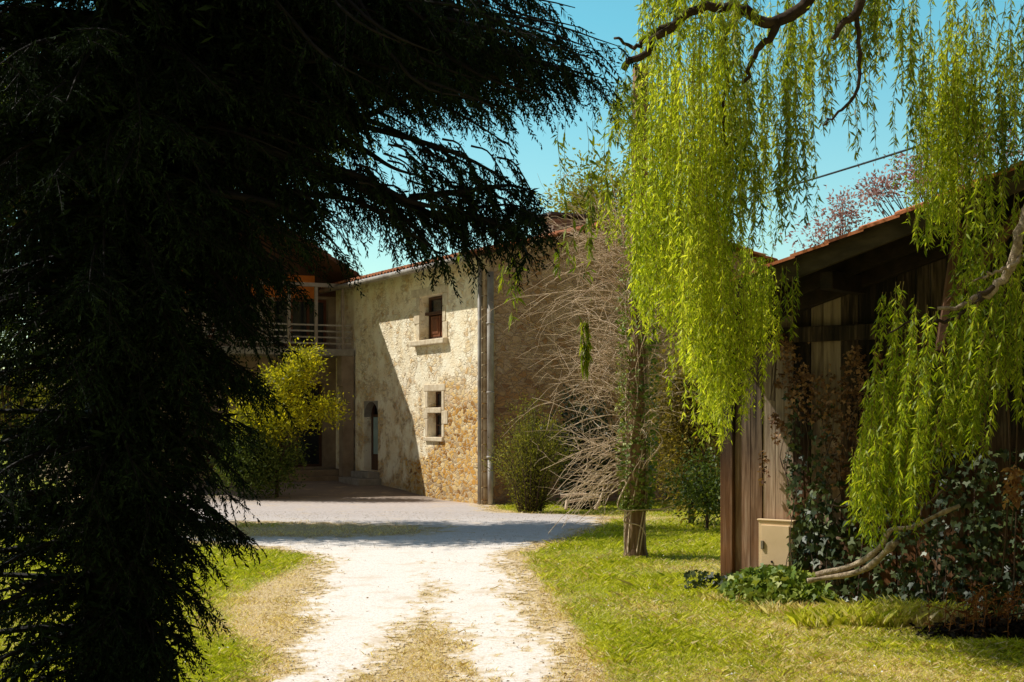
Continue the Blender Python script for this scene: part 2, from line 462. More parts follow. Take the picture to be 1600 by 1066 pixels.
def stone_mat(name, dark=1.0, less=0.0):
    t = NT(name)
    p = t.n('NewGeometry').outputs['Position']
    rel = t.vmath('SUBTRACT', p, tuple(C)); u = t.vmath('DOT_PRODUCT', rel, tuple(U)); z = t.n('SeparateXYZ', {0: p}).outputs[2]
    wob = t.n('TexNoise', {'Vector': p, 'Scale': 3.5, 'Detail': 3.0}).outputs['Color']
    pv = t.vmath('ADD', p, t.vmath('SCALE', t.vmath('SUBTRACT', wob, (.5, .5, .5))))
    pv.node.inputs[1].links[0].from_node.inputs['Scale'].default_value = .27
    q = t.n('Mapping', {0: pv, 3: (5.6, 5.6, 12.0)}).outputs[0]
    ve = t.n('TexVoronoi', {'Vector': q, 'Scale': 1.0}, feature='DISTANCE_TO_EDGE').outputs['Distance']
    vc = t.n('TexVoronoi', {'Vector': q, 'Scale': 1.0}).outputs['Color']
    sep = t.n('SeparateColor', {0: vc})
    tone = t.ramp(sep.outputs[0], [(0, (.30, .14, .035)), (.3, (.70, .37, .08)), (.6, (.88, .58, .19)), (.85, (.95, .76, .42)), (1, (.50, .34, .18))])
    tone = t.mix(t.noise(30, 5), tone, t.mix(1.0, tone, (.6, .55, .5), 'MULTIPLY'))
    gap = t.maprange(ve, .02, .11)
    tone = t.mix(t.maprange(t.math('ADD', z, t.math('MULTIPLY', t.noise(1.6, 4), 1.4)), 2.9, 3.5, 0, .85) if False else t.math('MULTIPLY', t.maprange(t.math('ADD', z, t.math('MULTIPLY', t.noise(1.6, 4), 1.4)), 2.7, 3.6, 0, .9), t.maprange(sep.outputs[2], .62, .80, 1.0, .15)), tone, t.ramp(sep.outputs[1], [(0, (.74, .55, .30)), (.3, (.92, .79, .56)), (1, (.98, .93, .80))]))
    # mortar / lime render
    big = t.noise(.9, 5); med = t.noise(4.5, 5, rough=.65)
    pl = t.math('ADD', t.math('MULTIPLY', big, .9), t.math('MULTIPLY', med, .75))
    # smooth render round the lower window and along the foot of the shaded half
    du = t.math('DIVIDE', t.math('SUBTRACT', u, 3.3), 1.35); dz = t.math('DIVIDE', t.math('SUBTRACT', z, 1.75), 1.0)
    dd = t.math('SQRT', t.math('ADD', t.math('MULTIPLY', du, du), t.math('MULTIPLY', dz, dz)))
    pl = t.math('ADD', pl, t.maprange(dd, .55, 1.25, .6, 0))
    pl = t.math('ADD', pl, t.math('MULTIPLY', t.maprange(u, 4.0, 5.4), t.maprange(z, 1.9, 2.6, .40, .02)))
    # warm bare stone low on the right near the corner
    bare = t.math('MULTIPLY', t.maprange(u, 2.2, 3.0, 1, 0), t.maprange(z, 1.6, 3.2, .42, 0))
    pl = t.math('SUBTRACT', pl, bare)
    pl = t.math('SUBTRACT', pl, t.math('MULTIPLY', t.maprange(z, 1.2, .6, 0, .35), t.maprange(u, 4.2, 3.2)))
    pl = t.math('ADD', pl, t.math('MULTIPLY', t.maprange(z, 2.1, 3.0), .27))
    pl = t.math('SUBTRACT', pl, less)
    rend = t.math('MULTIPLY', t.maprange(pl, .80, .98), t.maprange(t.noise(1.7, 5, rough=.62), .44, .54, .28, 1.0))
    mcol = t.ramp(t.noise(2.5, 6), [(.3, (.86, .70, .46)), (.6, (.98, .90, .71))])
    # stones poke through the render: thin lime between stones everywhere
    joint = t.mix(gap, t.mix(med, (.22, .10, .025), (.98, .86, .62)), tone)
    col = t.mix(rend, joint, mcol)
    pit = t.maprange(t.n('TexVoronoi', {'Vector': q, 'Scale': 1.5}).outputs['Distance'], .1, .22)
    pitm = t.math('MULTIPLY', t.maprange(t.noise(2.8, 4), .44, .56), t.math('SUBTRACT', 1.0, pit))
    col = t.mix(t.math('MULTIPLY', pitm, .55), col, (.16, .08, .03))
    foot_tone = t.maprange(t.math('ADD', z, t.math('MULTIPLY', med, .8)), .1, .9, .35, 0)
    col = t.mix(foot_tone, col, (.22, .16, .09))  # wall tone darker towards the foot
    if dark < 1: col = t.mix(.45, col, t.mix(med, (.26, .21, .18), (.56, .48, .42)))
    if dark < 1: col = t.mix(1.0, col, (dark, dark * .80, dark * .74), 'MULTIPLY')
    hgt = t.math('ADD', t.math('MULTIPLY', t.math('MULTIPLY', gap, t.math('SUBTRACT', 1.0, t.math('MULTIPLY', rend, .85))), .9), t.math('MULTIPLY', t.noise(14, 5), .5))
    hgt = t.math('SUBTRACT', hgt, t.math('MULTIPLY', pitm, .6))
    t.bsdf(col, .95, .08, hgt, .65, .045)
    return t.m


M_wall = stone_mat('rubble stone and lime')
M_gable = stone_mat('rubble stone gable', .74, .22)  # less render here; shade of the unlit side put into the colour
M_trim = simple('pale dressed stone', (.80, .70, .53), (.54, .43, .29), 9, .9, .1, .4)
M_tile = None


def tile_mat(name, c):
    t = NT(name); p = t.pos()
    v = t.n('TexVoronoi', {'Vector': p, 'Scale': 4.5}).outputs['Color']
    f = t.n('SeparateColor', {0: v}).outputs[0]
    col = t.ramp(t.math('ADD', t.math('MULTIPLY', f, .6), t.math('MULTIPLY', t.noise(7, 5), .4)), [(.2, tuple(q * .4 for q in c)), (.5, c), (.8, (c[0] * 1.35, c[1] * 1.5, c[2] * 1.7))])
    t.bsdf(col, .9, .15, t.noise(30, 4), .4, .01); return t.m


M_tile = tile_mat('terracotta tile', (.38, .14, .065))
M_wood = simple('weathered brown wood', (.10, .045, .022), (.05, .022, .012), 14, .6, .3, .3, pscale=(1, 1, .15))
M_redwood = simple('red brown shutter wood', (.20, .07, .03), (.12, .04, .018), 10, .55, .3, .3, pscale=(1, 1, .15))
M_zinc = simple('weathered zinc', (.44, .41, .37), (.22, .18, .15), 3, .55, .4, .1)
M_white = simple('shade greyed post', (.36, .30, .25), (.25, .20, .16), 7, .6, .3, .1)  # pale posts greyed, balcony shade put into the colour
M_dark = simple('dark interior', (.012, .010, .009), (.006, .006, .005), 3, .9, .1, 0)
M_cement = simple('grey cement', (.36, .33, .29), (.22, .20, .17), 5, .9, .1, .4)
tg_ = NT('window glass'); tg_.bsdf(tg_.ramp(tg_.noise(1.5, 2), [(.3, (.012, .014, .016)), (.7, (.03, .035, .04))]), .06, .6); M_glass = tg_.m
tg_ = NT('pale blue curtain glass'); tg_.bsdf(tg_.ramp(tg_.noise(2, 2), [(.3, (.22, .33, .34)), (.7, (.34, .46, .46))]), .15, .5); M_blue = tg_.m
M_orange = simple('orange painted boards', (.80, .25, .05), (.62, .17, .03), 6, .8, .2, .2)


def wall_mesh(org, ud, length, z0, z1, ops, inward, mat, name, parent, top=None, step=.5):
    """wall sheet with real openings and reveals; top(u) gives the upper outline when not flat"""
    org = np.asarray(org, float); ud = np.asarray(ud, float); inward = np.asarray(inward, float)
    us = sorted(set([0, length] + [q for o in ops for q in o[:2]] + list(np.arange(step, length, step))))
    zs = sorted(set([z0, z1] + [q for o in ops for q in o[2:4]]))
    pt = lambda u, z: org + ud * u + np.array([0, 0, z])
    m = MB()
    for i in range(len(us) - 1):
        for j in range(len(zs) - 1):
            uc, zc = (us[i] + us[i + 1]) / 2, (zs[j] + zs[j + 1]) / 2
            if any(o[0] < uc < o[1] and o[2] < zc < o[3] for o in ops): continue
            a, c, lo, hi = us[i], us[i + 1], zs[j], zs[j + 1]
            ha = hc = hi
            if top and j == len(zs) - 2: ha, hc = top(a), top(c)
            m.add([pt(a, lo), pt(c, lo), pt(c, hc), pt(a, ha)], [(0, 1, 2, 3)])
    for (a, c, lo, hi) in ops:
        q = [pt(a, lo), pt(c, lo), pt(c, hi), pt(a, hi)]
        for k in range(4):
            p0, p1 = q[k], q[(k + 1) % 4]
            m.add([p0, p1, p1 + inward, p0 + inward], [(0, 1, 2, 3)])
    return m.build(name, mat, parent)


EAVE = 5.30; LEN = 9.19; GS = .25
up = lambda u: C + U * u      # along the front wall
W_UP = (2.16, 3.46, 3.62, 4.66); W_LO = (2.22, 3.00, 1.33, 2.40); DOOR = (6.13, 7.10, .42, 2.22)
IN = T * .30
wall_mesh(C, U, LEN, -.5, EAVE, [W_UP, W_LO, DOOR], IN, M_wall, 'front_wall', H)
gtop = lambda v: EAVE + GS * (v if v < 4.2 else 8.4 - v)
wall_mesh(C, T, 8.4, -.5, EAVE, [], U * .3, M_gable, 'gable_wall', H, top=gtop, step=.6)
# back and far walls close the volume
mb = MB(); mb.box(C + T * 8.1 + np.array([0, 0, -.5]), T * .3, U * LEN, np.array([0, 0, EAVE + .5])); mb.build('rear_wall', M_gable, H)
# quoins at the corner, slightly proud
mb = MB(); z = -.3; k = 0
while z < EAVE - .35:
    hq = .26 + .12 * random.random(); l = .34 if k % 2 else .2; l2 = .14 if k % 2 else .26
    mb.box(C + MF * .012 + NL * .012 + np.array([0, 0, z]), U * l, T * l2, np.array([0, 0, hq - .02])); z += hq; k += 1
mb.build('corner_stones', simple('corner stone', (.62, .49, .32), (.34, .22, .12), 6, .95, .1, .5), H, bevel=.012)


def ZV(z): return np.array([0, 0, z])


# upper window: dressed stone surround, sill, two dark panes over two wooden panels
def frame_bars(m, u0, u1, z0, z1, dep, wdt, thick):
    o = lambda u, z: up(u) + T * dep + ZV(z)
    m.box(o(u0, z0), U * wdt, T * thick, ZV(z1 - z0)); m.box(o(u1 - wdt, z0), U * wdt, T * thick, ZV(z1 - z0))
    m.box(o(u0 + wdt, z1 - wdt), U * (u1 - u0 - 2 * wdt), T * thick, ZV(wdt)); m.box(o(u0 + wdt, z0), U * (u1 - u0 - 2 * wdt), T * thick, ZV(wdt))


def part_empty(name, pos, parent, label=None):
    e = bpy.data.objects.new(name, None); COL.objects.link(e); e.parent = parent
    pb = np.array(parent['_base']); e.location = tuple(np.array(pos) - pb); e['_base'] = [float(q) for q in pos]
    if label: e['label'] = label
    return e


a, c, lo, hi = W_UP
win = part_empty('window', up((a + c) / 2) + ZV(lo), H, 'large upper window with dark panes over red-brown wooden panels')
m = MB()
for (u0, u1, z0, z1) in ((a - .28, a, lo, lo + .38), (a - .17, a, lo + .38, lo + .74), (a - .30, a, lo + .74, hi), (c, c + .20, lo, lo + .4), (c, c + .34, lo + .4, lo + .72), (c, c + .22, lo + .72, hi), (a - .3, a + .6, hi, hi + .20), (a + .61, c + .5, hi, hi + .2)):
    m.box(up(u0 + .006) + NL * .022 + ZV(z0 + .006), U * (u1 - u0 - .012), T * .10, ZV(z1 - z0 - .012))
m.build('stone_surround', M_trim, win, bevel=.012)
m = MB(); m.box(up(a - .30) + NL * .14 + ZV(lo - .13), U * (c - a + .62), T * .25, ZV(.125)); m.build('sill', M_trim, win, bevel=.02)
m = MB(); frame_bars(m, a, c, lo, hi, .22, .07, .07)
m.box(up(a - .02 + .03) + T * .12 + ZV(lo + .60), U * (c - a - .02), T * .12, ZV(.07)); m.build('frame', M_wood, win, bevel=.006)
m = MB()
for k in range(2):
    u0 = a + .08 + k * (c - a - .14) / 2
    m.box(up(u0 + .02) + T * .235 + ZV(lo + .08), U * ((c - a - .14) / 2 - .06), T * .04, ZV(.5))
    m.box(up(u0 + .10) + T * .22 + ZV(lo + .15), U * ((c - a - .14) / 2 - .22), T * .03, ZV(.36))
m.build('shutter_panel', M_redwood, win, bevel=.008)
m = MB(); m.box(up(a + .07) + T * .27 + ZV(lo + .6), U * (c - a - .14), T * .01, ZV(hi - lo - .68)); m.build('pane', M_glass, win)
m = MB(); m.box(up(a) + T * .302 + ZV(lo), U * (c - a), T * .02, ZV(hi - lo)); m.build('backing', M_dark, win)

# lower window: stone transom, two deep lights
a, c, lo, hi = W_LO
win = part_empty('window', up((a + c) / 2) + ZV(lo), H, 'small lower window split by a thick stone transom')
m = MB()
for (u0, u1, z0, z1) in ((a - .14, a, lo, lo + .30), (a - .34, a, lo + .30, lo + .62), (a - .14, a, lo + .62, hi), (c, c + .15, lo, lo + .42), (c, c + .24, lo + .42, lo + .68), (c, c + .14, lo + .68, hi), (a - .2, c + .22, hi, hi + .17)):
    m.box(up(u0 + .005) + NL * .018 + ZV(z0 + .005), U * (u1 - u0 - .01), T * .09, ZV(z1 - z0 - .01))
m.build('stone_surround', M_trim, win, bevel=.012)
m = MB(); m.box(up(a + .003) + NL * .03 + ZV(lo + .56), U * (c - a - .006), T * .2, ZV(.13)); m.build('transom', M_trim, win, bevel=.015)
m = MB(); m.box(up(a - .12) + NL * .06 + ZV(lo - .10), U * (c - a + .26), T * .2, ZV(.097)); m.build('sill', M_trim, win, bevel=.015)
m = MB(); frame_bars(m, a + .003, c - .003, lo + .003, lo + .555, .2, .05, .05); frame_bars(m, a + .003, c - .003, lo + .695, hi - .003, .2, .05, .05)
m.box(up(a + .053) + T * .2 + ZV(lo + .26), U * (c - a - .106), T * .05, ZV(.035)); m.build('frame', M_wood, win)
m = MB(); m.box(up(a + .053) + T * .235 + ZV(lo + .053), U * (c - a - .106), T * .008, ZV(hi - lo - .1)); m.build('pane', M_glass, win)
m = MB(); m.box(up(a) + T * .302 + ZV(lo), U * (c - a), T * .02, ZV(hi - lo)); m.build('backing', M_dark, win)

# narrow arched door
a, c, lo, hi = DOOR
door = part_empty('door', up((a + c) / 2) + ZV(lo), H, 'narrow arched door with a pale blue pane, in the shade')
m = MB(); R = (c - a) / 2; uc = (a + c) / 2; zs_ = hi - .42; nseg = 12
for k in range(nseg):           # masonry spandrels above the arch
    t0, t1 = math.pi * k / nseg, math.pi * (k + 1) / nseg
    p = [(uc - R * math.cos(t0), zs_ + .40 * math.sin(t0)), (uc - R * math.cos(t1), zs_ + .40 * math.sin(t1))]
    q = [up(p[0][0]) + ZV(p[0][1]), up(p[1][0]) + ZV(p[1][1]), up(p[1][0]) + ZV(hi), up(p[0][0]) + ZV(hi)]
    m.add([v + NL * -.004 for v in q] + [v + T * .2 for v in q], [(0, 1, 2, 3), (0, 4, 5, 1), (4, 7, 6, 5)])
m.build('arch', M_cement, door)
m = MB(); frame_bars(m, a + .003, c - .003, lo, hi - .003, .205, .10, .06); m.box(up(a + .103) + T * .205 + ZV(zs_), U * (c - a - .206), T * .06, ZV(.07))
m.box(up(a + .103) + T * .205 + ZV(lo + .1), U * (c - a - .206), T * .05, ZV(.32)); m.build('frame', M_wood, door)
m = MB(); m.box(up(a + .28) + T * .22 + ZV(lo + .42), U * (c - a - .384), T * .02, ZV(zs_ - lo - .42)); m.build('pane', M_blue, door)
m = MB(); m.box(up(a) + T * .302 + ZV(lo), U * (c - a), T * .02, ZV(hi - lo)); m.build('backing', M_dark, door)
m = MB(); m.box(up(a - .25) + NL * .62 + ZV(-.1), U * 1.45, T * .62, ZV(.34)); m.box(up(a - .1) + NL * .32 + ZV(.24), U * 1.2, T * .35, ZV(.16)); m.build('doorstep', M_cement, H, bevel=.015)

# roof: corrugated clay tiles; built as a stepped wavy sheet
def tile_roof(org, along, slope_h, run, rise, length, mat, name, parent, pitch=.20, course=.36, thick=.05, wave=.045):
    """org: eave start; along: unit eave direction; slope_h: unit horizontal direction up the slope"""
    ncol = max(2, int(length / pitch)); ncr = max(1, int(run / course)); V = []; m = MB()
    us = np.linspace(0, length, ncol * 6 + 1)
    for k in range(ncr):
        s0, s1 = k * run / ncr, (k + 1) * run / ncr + .05
        for s, lift in ((s0, thick * .75 + .02), (s1, .02)):
            zz = rise * s / run + lift + wave * np.abs(np.sin(us / pitch * math.pi)) + .006 * np.sin(us * 31 + k * 7)
            V.append(org[None] + us[:, None] * along[None] + slope_h[None] * s + np.stack([0 * us, 0 * us, zz], -1))
        # butt faces at the lower end
        V.append(V[-2] - np.array([0, 0, thick]))
        b = len(m.v); nn = len(us); m.v += [tuple(q) for arr in V[-3:] for q in arr]
        m.f += [(b + i, b + i + 1, b + nn + i + 1, b + nn + i) for i in range(nn - 1)]
        m.f += [(b + 2 * nn + i, b + 2 * nn + i + 1, b + i + 1, b + i) for i in range(nn - 1)]
        # closed side edges (verge ends)
        for e in (0, nn - 1):
            p0, p1 = V[-3][e], V[-2][e]; bb = len(m.v)
            m.v += [tuple(p0), tuple(p1), tuple(p1 - np.array([0, 0, thick])), tuple(p0 - np.array([0, 0, thick]))]; m.f += [(bb, bb + 1, bb + 2, bb + 3)]
    return m.build(name, mat, parent)


OV = .48
roof = tile_roof(C + NL * OV + MF * .20 + ZV(EAVE - GS * OV + .10), U, T, 4.2 + OV, GS * (4.2 + OV), LEN + .4, M_tile, 'roof', H)
m = MB()
e0 = C + NL * OV + MF * .16 + ZV(EAVE - GS * OV + .02); 
sl_ = T + ZV(GS)
m.box(e0, U * (LEN + .3), sl_ * (4.2 + OV), ZV(.09)); m.build('roof_deck', M_wood, roof)
tile_roof(C + T * (8.4 + OV) + MF * .20 + ZV(EAVE - GS * OV + .10), U, -T, 4.2 + OV, GS * (4.2 + OV), LEN + .4, M_tile, 'rear_roof', H)
m = MB(); pts = [C + NL * (OV + .06) + U * q + ZV(EAVE - GS * OV + .03) for q in (-.2, 3, 6, LEN - .3)]
m.tube(pts, .065, 10); m.build('gutter', M_zinc, H, smooth=True)
# downpipes at the corner
m = MB(); m.tube([C + NL * .07 + U * .10 + ZV(q) for q in (-.1, 2, EAVE - .1)], .045, 10)
m.build('downpipe', M_zinc, H, smooth=True)
m = MB(); m.tube([C + MF * .09 + T * .10 + ZV(q) for q in (-.1, .9)], .062, 10); m.tube([C + MF * .09 + T * .10 + ZV(q) for q in (.9, 3, EAVE - .35)], .075, 10)
for q in (.9, 2.3, 3.8): m.tube([C + MF * .09 + T * .10 + ZV(q), C + MF * .09 + T * .10 + ZV(q + .05)], .088, 10)
m.build('downpipe', M_zinc, H, smooth=True)
# chimney
cb = C + T * 2.55 + U * 1.5
m = MB(); m.box(cb + ZV(5.6), T * .86, U * .6, ZV(.88)); m.box(cb + T * -.03 + U * -.03 + ZV(6.40), T * .92, U * .66, ZV(.06))
ch = m.build('chimney', simple('chimney render', (.34, .27, .21), (.19, .14, .11), 4, .9, .1, .5), H, bevel=.01)
m = MB()
for (q, s) in ((0, 0), (.72, 0), (0, .46), (.72, .46)): m.box(cb + T * q + U * s + ZV(6.461), T * .14, U * .14, ZV(.08))
m.box(cb + T * -.14 + U * -.12 + ZV(6.542), T * 1.14, U * .84, ZV(.06)); m.build('chimney_cap', simple('dark slate slab', (.10, .10, .10), (.05, .05, .05), 4), ch)
# television aerial-free ridge
m = MB(); m.tube([C + T * 4.2 + U * q + ZV(EAVE + GS * 4.2 + .10) for q in np.linspace(-.2, LEN, 12)], .10, 8); m.build('ridge_tiles', M_tile, H, smooth=True)

# ---------------- balcony wing at the far left end
E = C + U * LEN
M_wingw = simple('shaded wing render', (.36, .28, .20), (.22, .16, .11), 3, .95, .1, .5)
wl = 7.0
ops = [(.22, 1.75, 3.72, 5.02), (.35, 1.75, .45, 2.72), (2.6, 3.8, 3.9, 5.0), (3.0, 4.0, .45, 2.6)]
wtop = lambda v: 5.45 + .58 * (v if v < 3.5 else 7 - v)
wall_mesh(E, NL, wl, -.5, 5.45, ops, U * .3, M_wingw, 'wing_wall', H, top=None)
m = MB(); m.box(E + NL * .62 + MF * .003 + ZV(5.03), NL * 5.4, MF * .02, ZV(.62)); m.build('gable_boards', M_orange, H)['label'] = 'orange painted boards above the balcony'
m = MB(); m.add([E + MF * .004 + ZV(5.10), E + NL * wl + MF * .004 + ZV(5.10), E + NL * wl + MF * .004 + ZV(5.45), E + NL * 3.5 + MF * .004 + ZV(7.45), E + MF * .004 + ZV(5.45)], [(0, 1, 2, 3, 4)])
m.build('gable_panel', M_wood, H)
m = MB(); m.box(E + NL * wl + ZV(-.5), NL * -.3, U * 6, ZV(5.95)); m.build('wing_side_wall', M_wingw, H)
for (a, c, lo, hi) in ops:
    wn = part_empty('window', E + NL * a + ZV(lo), H)
    m = MB(); o = lambda v, z: E + NL * v + U * .16 + ZV(z)
    nb = 3 if lo > 3 else 2
    for k in range(nb + 1): m.box(o(a + (c - a - .07) * k / nb, lo), NL * .07, U * .06, ZV(hi - lo))
    for k in range(nb):
        for zz in (lo, hi - .07): m.box(o(a + (c - a - .07) * k / nb + .07, zz), NL * ((c - a - .07) / nb - .07), U * .055, ZV(.07))
    m.build('frame', M_redwood if lo > 3 else M_wood, wn)
    m = MB(); m.box(o(a, lo) + U * .04, NL * (c - a), U * .01, ZV(hi - lo)); m.build('pane', M_glass, wn)
    m = MB(); m.box(o(a, lo) + U * .144, NL * (c - a), U * .02, ZV(hi - lo)); m.build('backing', M_dark, wn)
bal = part_empty('balcony', E + MF * 1 + ZV(3.5), H, 'shaded balcony with pale posts and rails under the wing roof')
m = MB(); m.box(E + NL * .05 + MF * 1.5 + ZV(3.42), NL * 6.6, U * 1.497, ZV(.18)); m.build('slab', M_cement, bal, bevel=.01)
m = MB()
for k in range(6): m.box(E + NL * (.30 + k * .74) + MF * 1.45 + ZV(3.60), NL * .075, U * .075, ZV(1.62))
m.box(E + NL * .1 + MF * 1.47 + ZV(5.22), NL * 4.6, U * .12, ZV(.10)); m.build('posts', M_white, bal)
m = MB()
for zz in (3.72, 3.88, 4.04, 4.2): m.box(E + NL * .12 + MF * 1.425 + ZV(zz), NL * 4.5, U * .03, ZV(.04))
m.build('railing', M_zinc, bal)
m = MB(); m.box(E + MF * 1.48 + NL * .05 + ZV(2.62), NL * .34, U * .34, ZV(.797)); m.box(E + MF * 1.48 + NL * .05 + ZV(-.3), NL * .30, U * .30, ZV(2.917)); m.build('pier', M_wingw, bal)
# wing roof: gable facing the camera, verge rising to the left
GO = 1.95
wr = tile_roof(E + T * .30 + MF * GO + ZV(5.28), U, NL, 3.8, .58 * 3.8, 7.0, tile_mat('dark brown tile', (.17, .07, .04)), 'wing_roof', H)
m = MB(); m.box(E + T * .30 + MF * GO + ZV(5.22), U * 7, (NL + ZV(.58)) * 3.8, ZV(.07)); m.build('roof_deck', M_wood, wr)
tile_roof(E + NL * 7.3 + MF * GO + ZV(5.28), U, T, 3.8, .58 * 3.8, 7.0, M_tile, 'wing_roof', H)
# steps below the wing door
m = MB()
for k in range(3): m.box(E + NL * .05 + MF * (1.1 + .36 * (2 - k) + .0) + ZV(-.2), NL * 2.6, U * (1.09 + .36 * (2 - k)), ZV(.30 + .16 * k - .02))
m.build('steps', simple('worn step stone', (.30, .22, .14), (.18, .13, .08), 4), H, bevel=.012)

# ================================================================= BARN
B0 = np.array([2.14, 14.5, 0]); BW = nrm(np.array([.766, -.643, 0])); BN = np.array([BW[1], -BW[0], 0]); BB = -BN   # BN faces the camera
BARN = thing('wooden_barn', 'dark weathered plank barn with clay-tiled overhanging gable roof on the right', 'barn', tuple(B0))
t = NT('weathered plank')
p = t.pos((1, 1, .06)); isl = t.n('NewGeometry').outputs['Random Per Island']
gr_ = t.n('TexNoise', {'Vector': p, 'Scale': 30.0, 'Detail': 6.0, 'Distortion': .6}).outputs[0]
c = t.ramp(t.math('ADD', t.math('ADD', t.math('MULTIPLY', gr_, .6), t.math('MULTIPLY', t.noise(7, 5, t.pos((1, 1, .18)), .7), .5)), t.math('MULTIPLY', t.math('SUBTRACT', isl, .5), .5)), [(.32, (.012, .008, .006)), (.48, (.056, .038, .027)), (.63, (.19, .135, .095)), (.84, (.46, .36, .27))])
zz = t.n('SeparateXYZ', {0: t.n('NewGeometry').outputs['Position']}).outputs[2]
c = t.mix(t.math('MULTIPLY', t.maprange(zz, 1.7, .6, 0, .42), t.noise(2.4, 3)), c, (.62, .24, .06))  # warm sunlight painted orange into the lower planks
c = t.mix(t.maprange(zz, 1.1, 2.2, 0, .75), c, t.mix(1.0, c, (.36, .34, .33), 'MULTIPLY'))  # planks darken upward, eave shade put into the colour
t.bsdf(c, .85, .2, gr_, .6, .012); M_plank = t.m
M_beam = simple('grey barn timber', (.085, .062, .045), (.025, .018, .013), 9, .85, .2, .5, pscale=(.4, .4, 1))
M_beamd = simple('dark barn timber', (.028, .017, .012), (.010, .007, .005), 9, .85, .2, .5)
SL = .286; VO = .72
rz = lambda tt: 3.22 + SL * (tt - .968)      # top of the roof along the verge
bp = lambda tt, n=0.0, z=0.0: B0 + BW * tt + BN * n + ZV(z)
m = MB(); tt = .145
while tt < 6.2:
    wd = .13 + .09 * random.random(); j = (random.random() - .5) * .018
    z1 = rz(tt) - .22
    wa = bp(tt, -.02 + j, -.1); jb = (random.random() - .5) * .012
    m.add([wa, wa + BW * (wd - .008) + BN * jb, wa + BW * (wd - .008) + BN * (jb - .025), wa - BN * .025] +
          [wa + ZV(z1), wa + BW * (wd - .008) + BN * jb + ZV(z1), wa + BW * (wd - .008) + BN * (jb - .025) + ZV(z1), wa - BN * .025 + ZV(z1)],
          [(0, 1, 5, 4), (1, 2, 6, 5), (3, 0, 4, 7), (2, 3, 7, 6), (4, 5, 6, 7)])
    tt += wd
m.build('plank_wall', M_plank, BARN)
m = MB(); m.box(bp(0, -.07, -.1), BW * 6.2, BN * .01, ZV(2.85)); m.box(bp(-.02, -5.5, -.1), BW * .04, BN * 5.42, ZV(2.8)); m.box(bp(0, -5.5, -.1), BW * 6.2, BN * .03, ZV(2.7)); m.build('inner_wall', M_beamd, BARN)
m = MB(); m.box(bp(-.01, -.14, -.1), BW * .15, BN * .16, ZV(2.85)); m.build('corner_post', M_plank, BARN, bevel=.01)
m = MB(); m.box(bp(-.1, .012, 2.50), BW * 4.6, BN * .05, ZV(.15)); m.build('tie_beam', M_plank, BARN, bevel=.01)
T0 = -.12
sv = BW + ZV(SL)
# deck, barge board, inner rafters
m = MB(); m.box(bp(T0, VO - .02, rz(T0) - .115), sv * 4.4, -BN * 6.2, ZV(.035)); m.build('roof_deck', M_beamd, BARN)
m = MB(); m.box(bp(T0, VO, rz(T0) - .245), sv * 4.3, -BN * .045, ZV(.20)); m.build('barge_board', M_beam, BARN, bevel=.008)
for n_, d_, hh_ in ((.40, .32, .14), (.08, .40, .16)):
    m = MB(); m.box(bp(T0, n_, rz(T0) - d_), sv * 4.3, -BN * .09, ZV(hh_ + .06)); m.build('rafter', M_beamd, BARN, bevel=.008)
for q in (.05, 1.45, 2.95):
    m = MB(); m.box(bp(q, VO - .06, rz(q) - .42), BW * .13, -BN * .85, ZV(.17)); m.build('purlin', M_beamd, BARN, bevel=.01)
m = MB(); m.tube([bp(2.55, .5, 2.35), bp(2.72, .5, 3.45)], .06, 6); m.tube([bp(2.6, .5, 2.75), bp(3.25, .5, 3.5)], .055, 6); m.build('brace', simple('brown brace', (.16, .075, .04), (.08, .04, .02), 6), BARN)
tile_roof(bp(T0 - .04, VO + .06, rz(T0) - .075), -BN, BW, 4.45, SL * 4.45, 6.3, tile_mat('barn clay tile', (.45, .15, .065)), 'roof_tiles', BARN, course=.34, thick=.03, wave=.022)

# meter box on the barn wall
MBX = thing('meter_box', 'beige metal meter cabinet fixed low on the left end of the plank barn', 'meter box', tuple(bp(.72, .0, .3)))
M_beige = simple('beige cabinet', (.80, .58, .35), (.66, .47, .27), 3, .6, .3, .1)
z0, z1, t0, t1 = .27, .74, .455, .84
m = MB(); m.box(bp(t0, .0, z0), BW * (t1 - t0), BN * .05, ZV(z1 - z0)); m.box(bp(t0 - .012, 0, z1), BW * (t1 - t0 + .024), BN * .062, ZV(.018)); m.build('cabinet', M_beige, MBX, bevel=.006)
m = MB(); m.box(bp(t0 + .035, .051, z0 + .035), BW * (t1 - t0 - .07), BN * .014, ZV(z1 - z0 - .075)); dr_ = m.build('door', M_beige, MBX, bevel=.005)
m = MB(); m.box(bp(t0 + .042, .067, z0 + .19), BW * .03, BN * .016, ZV(.085)); m.build('latch', simple('latch grey', (.28, .23, .16)), dr_, bevel=.004)
m = MB(); m.tube([bp(t0 + .16, .0655, z0 + .07), bp(t0 + .16, .072, z0 + .07)], .012, 8); m.build('lock', M_dark, dr_)

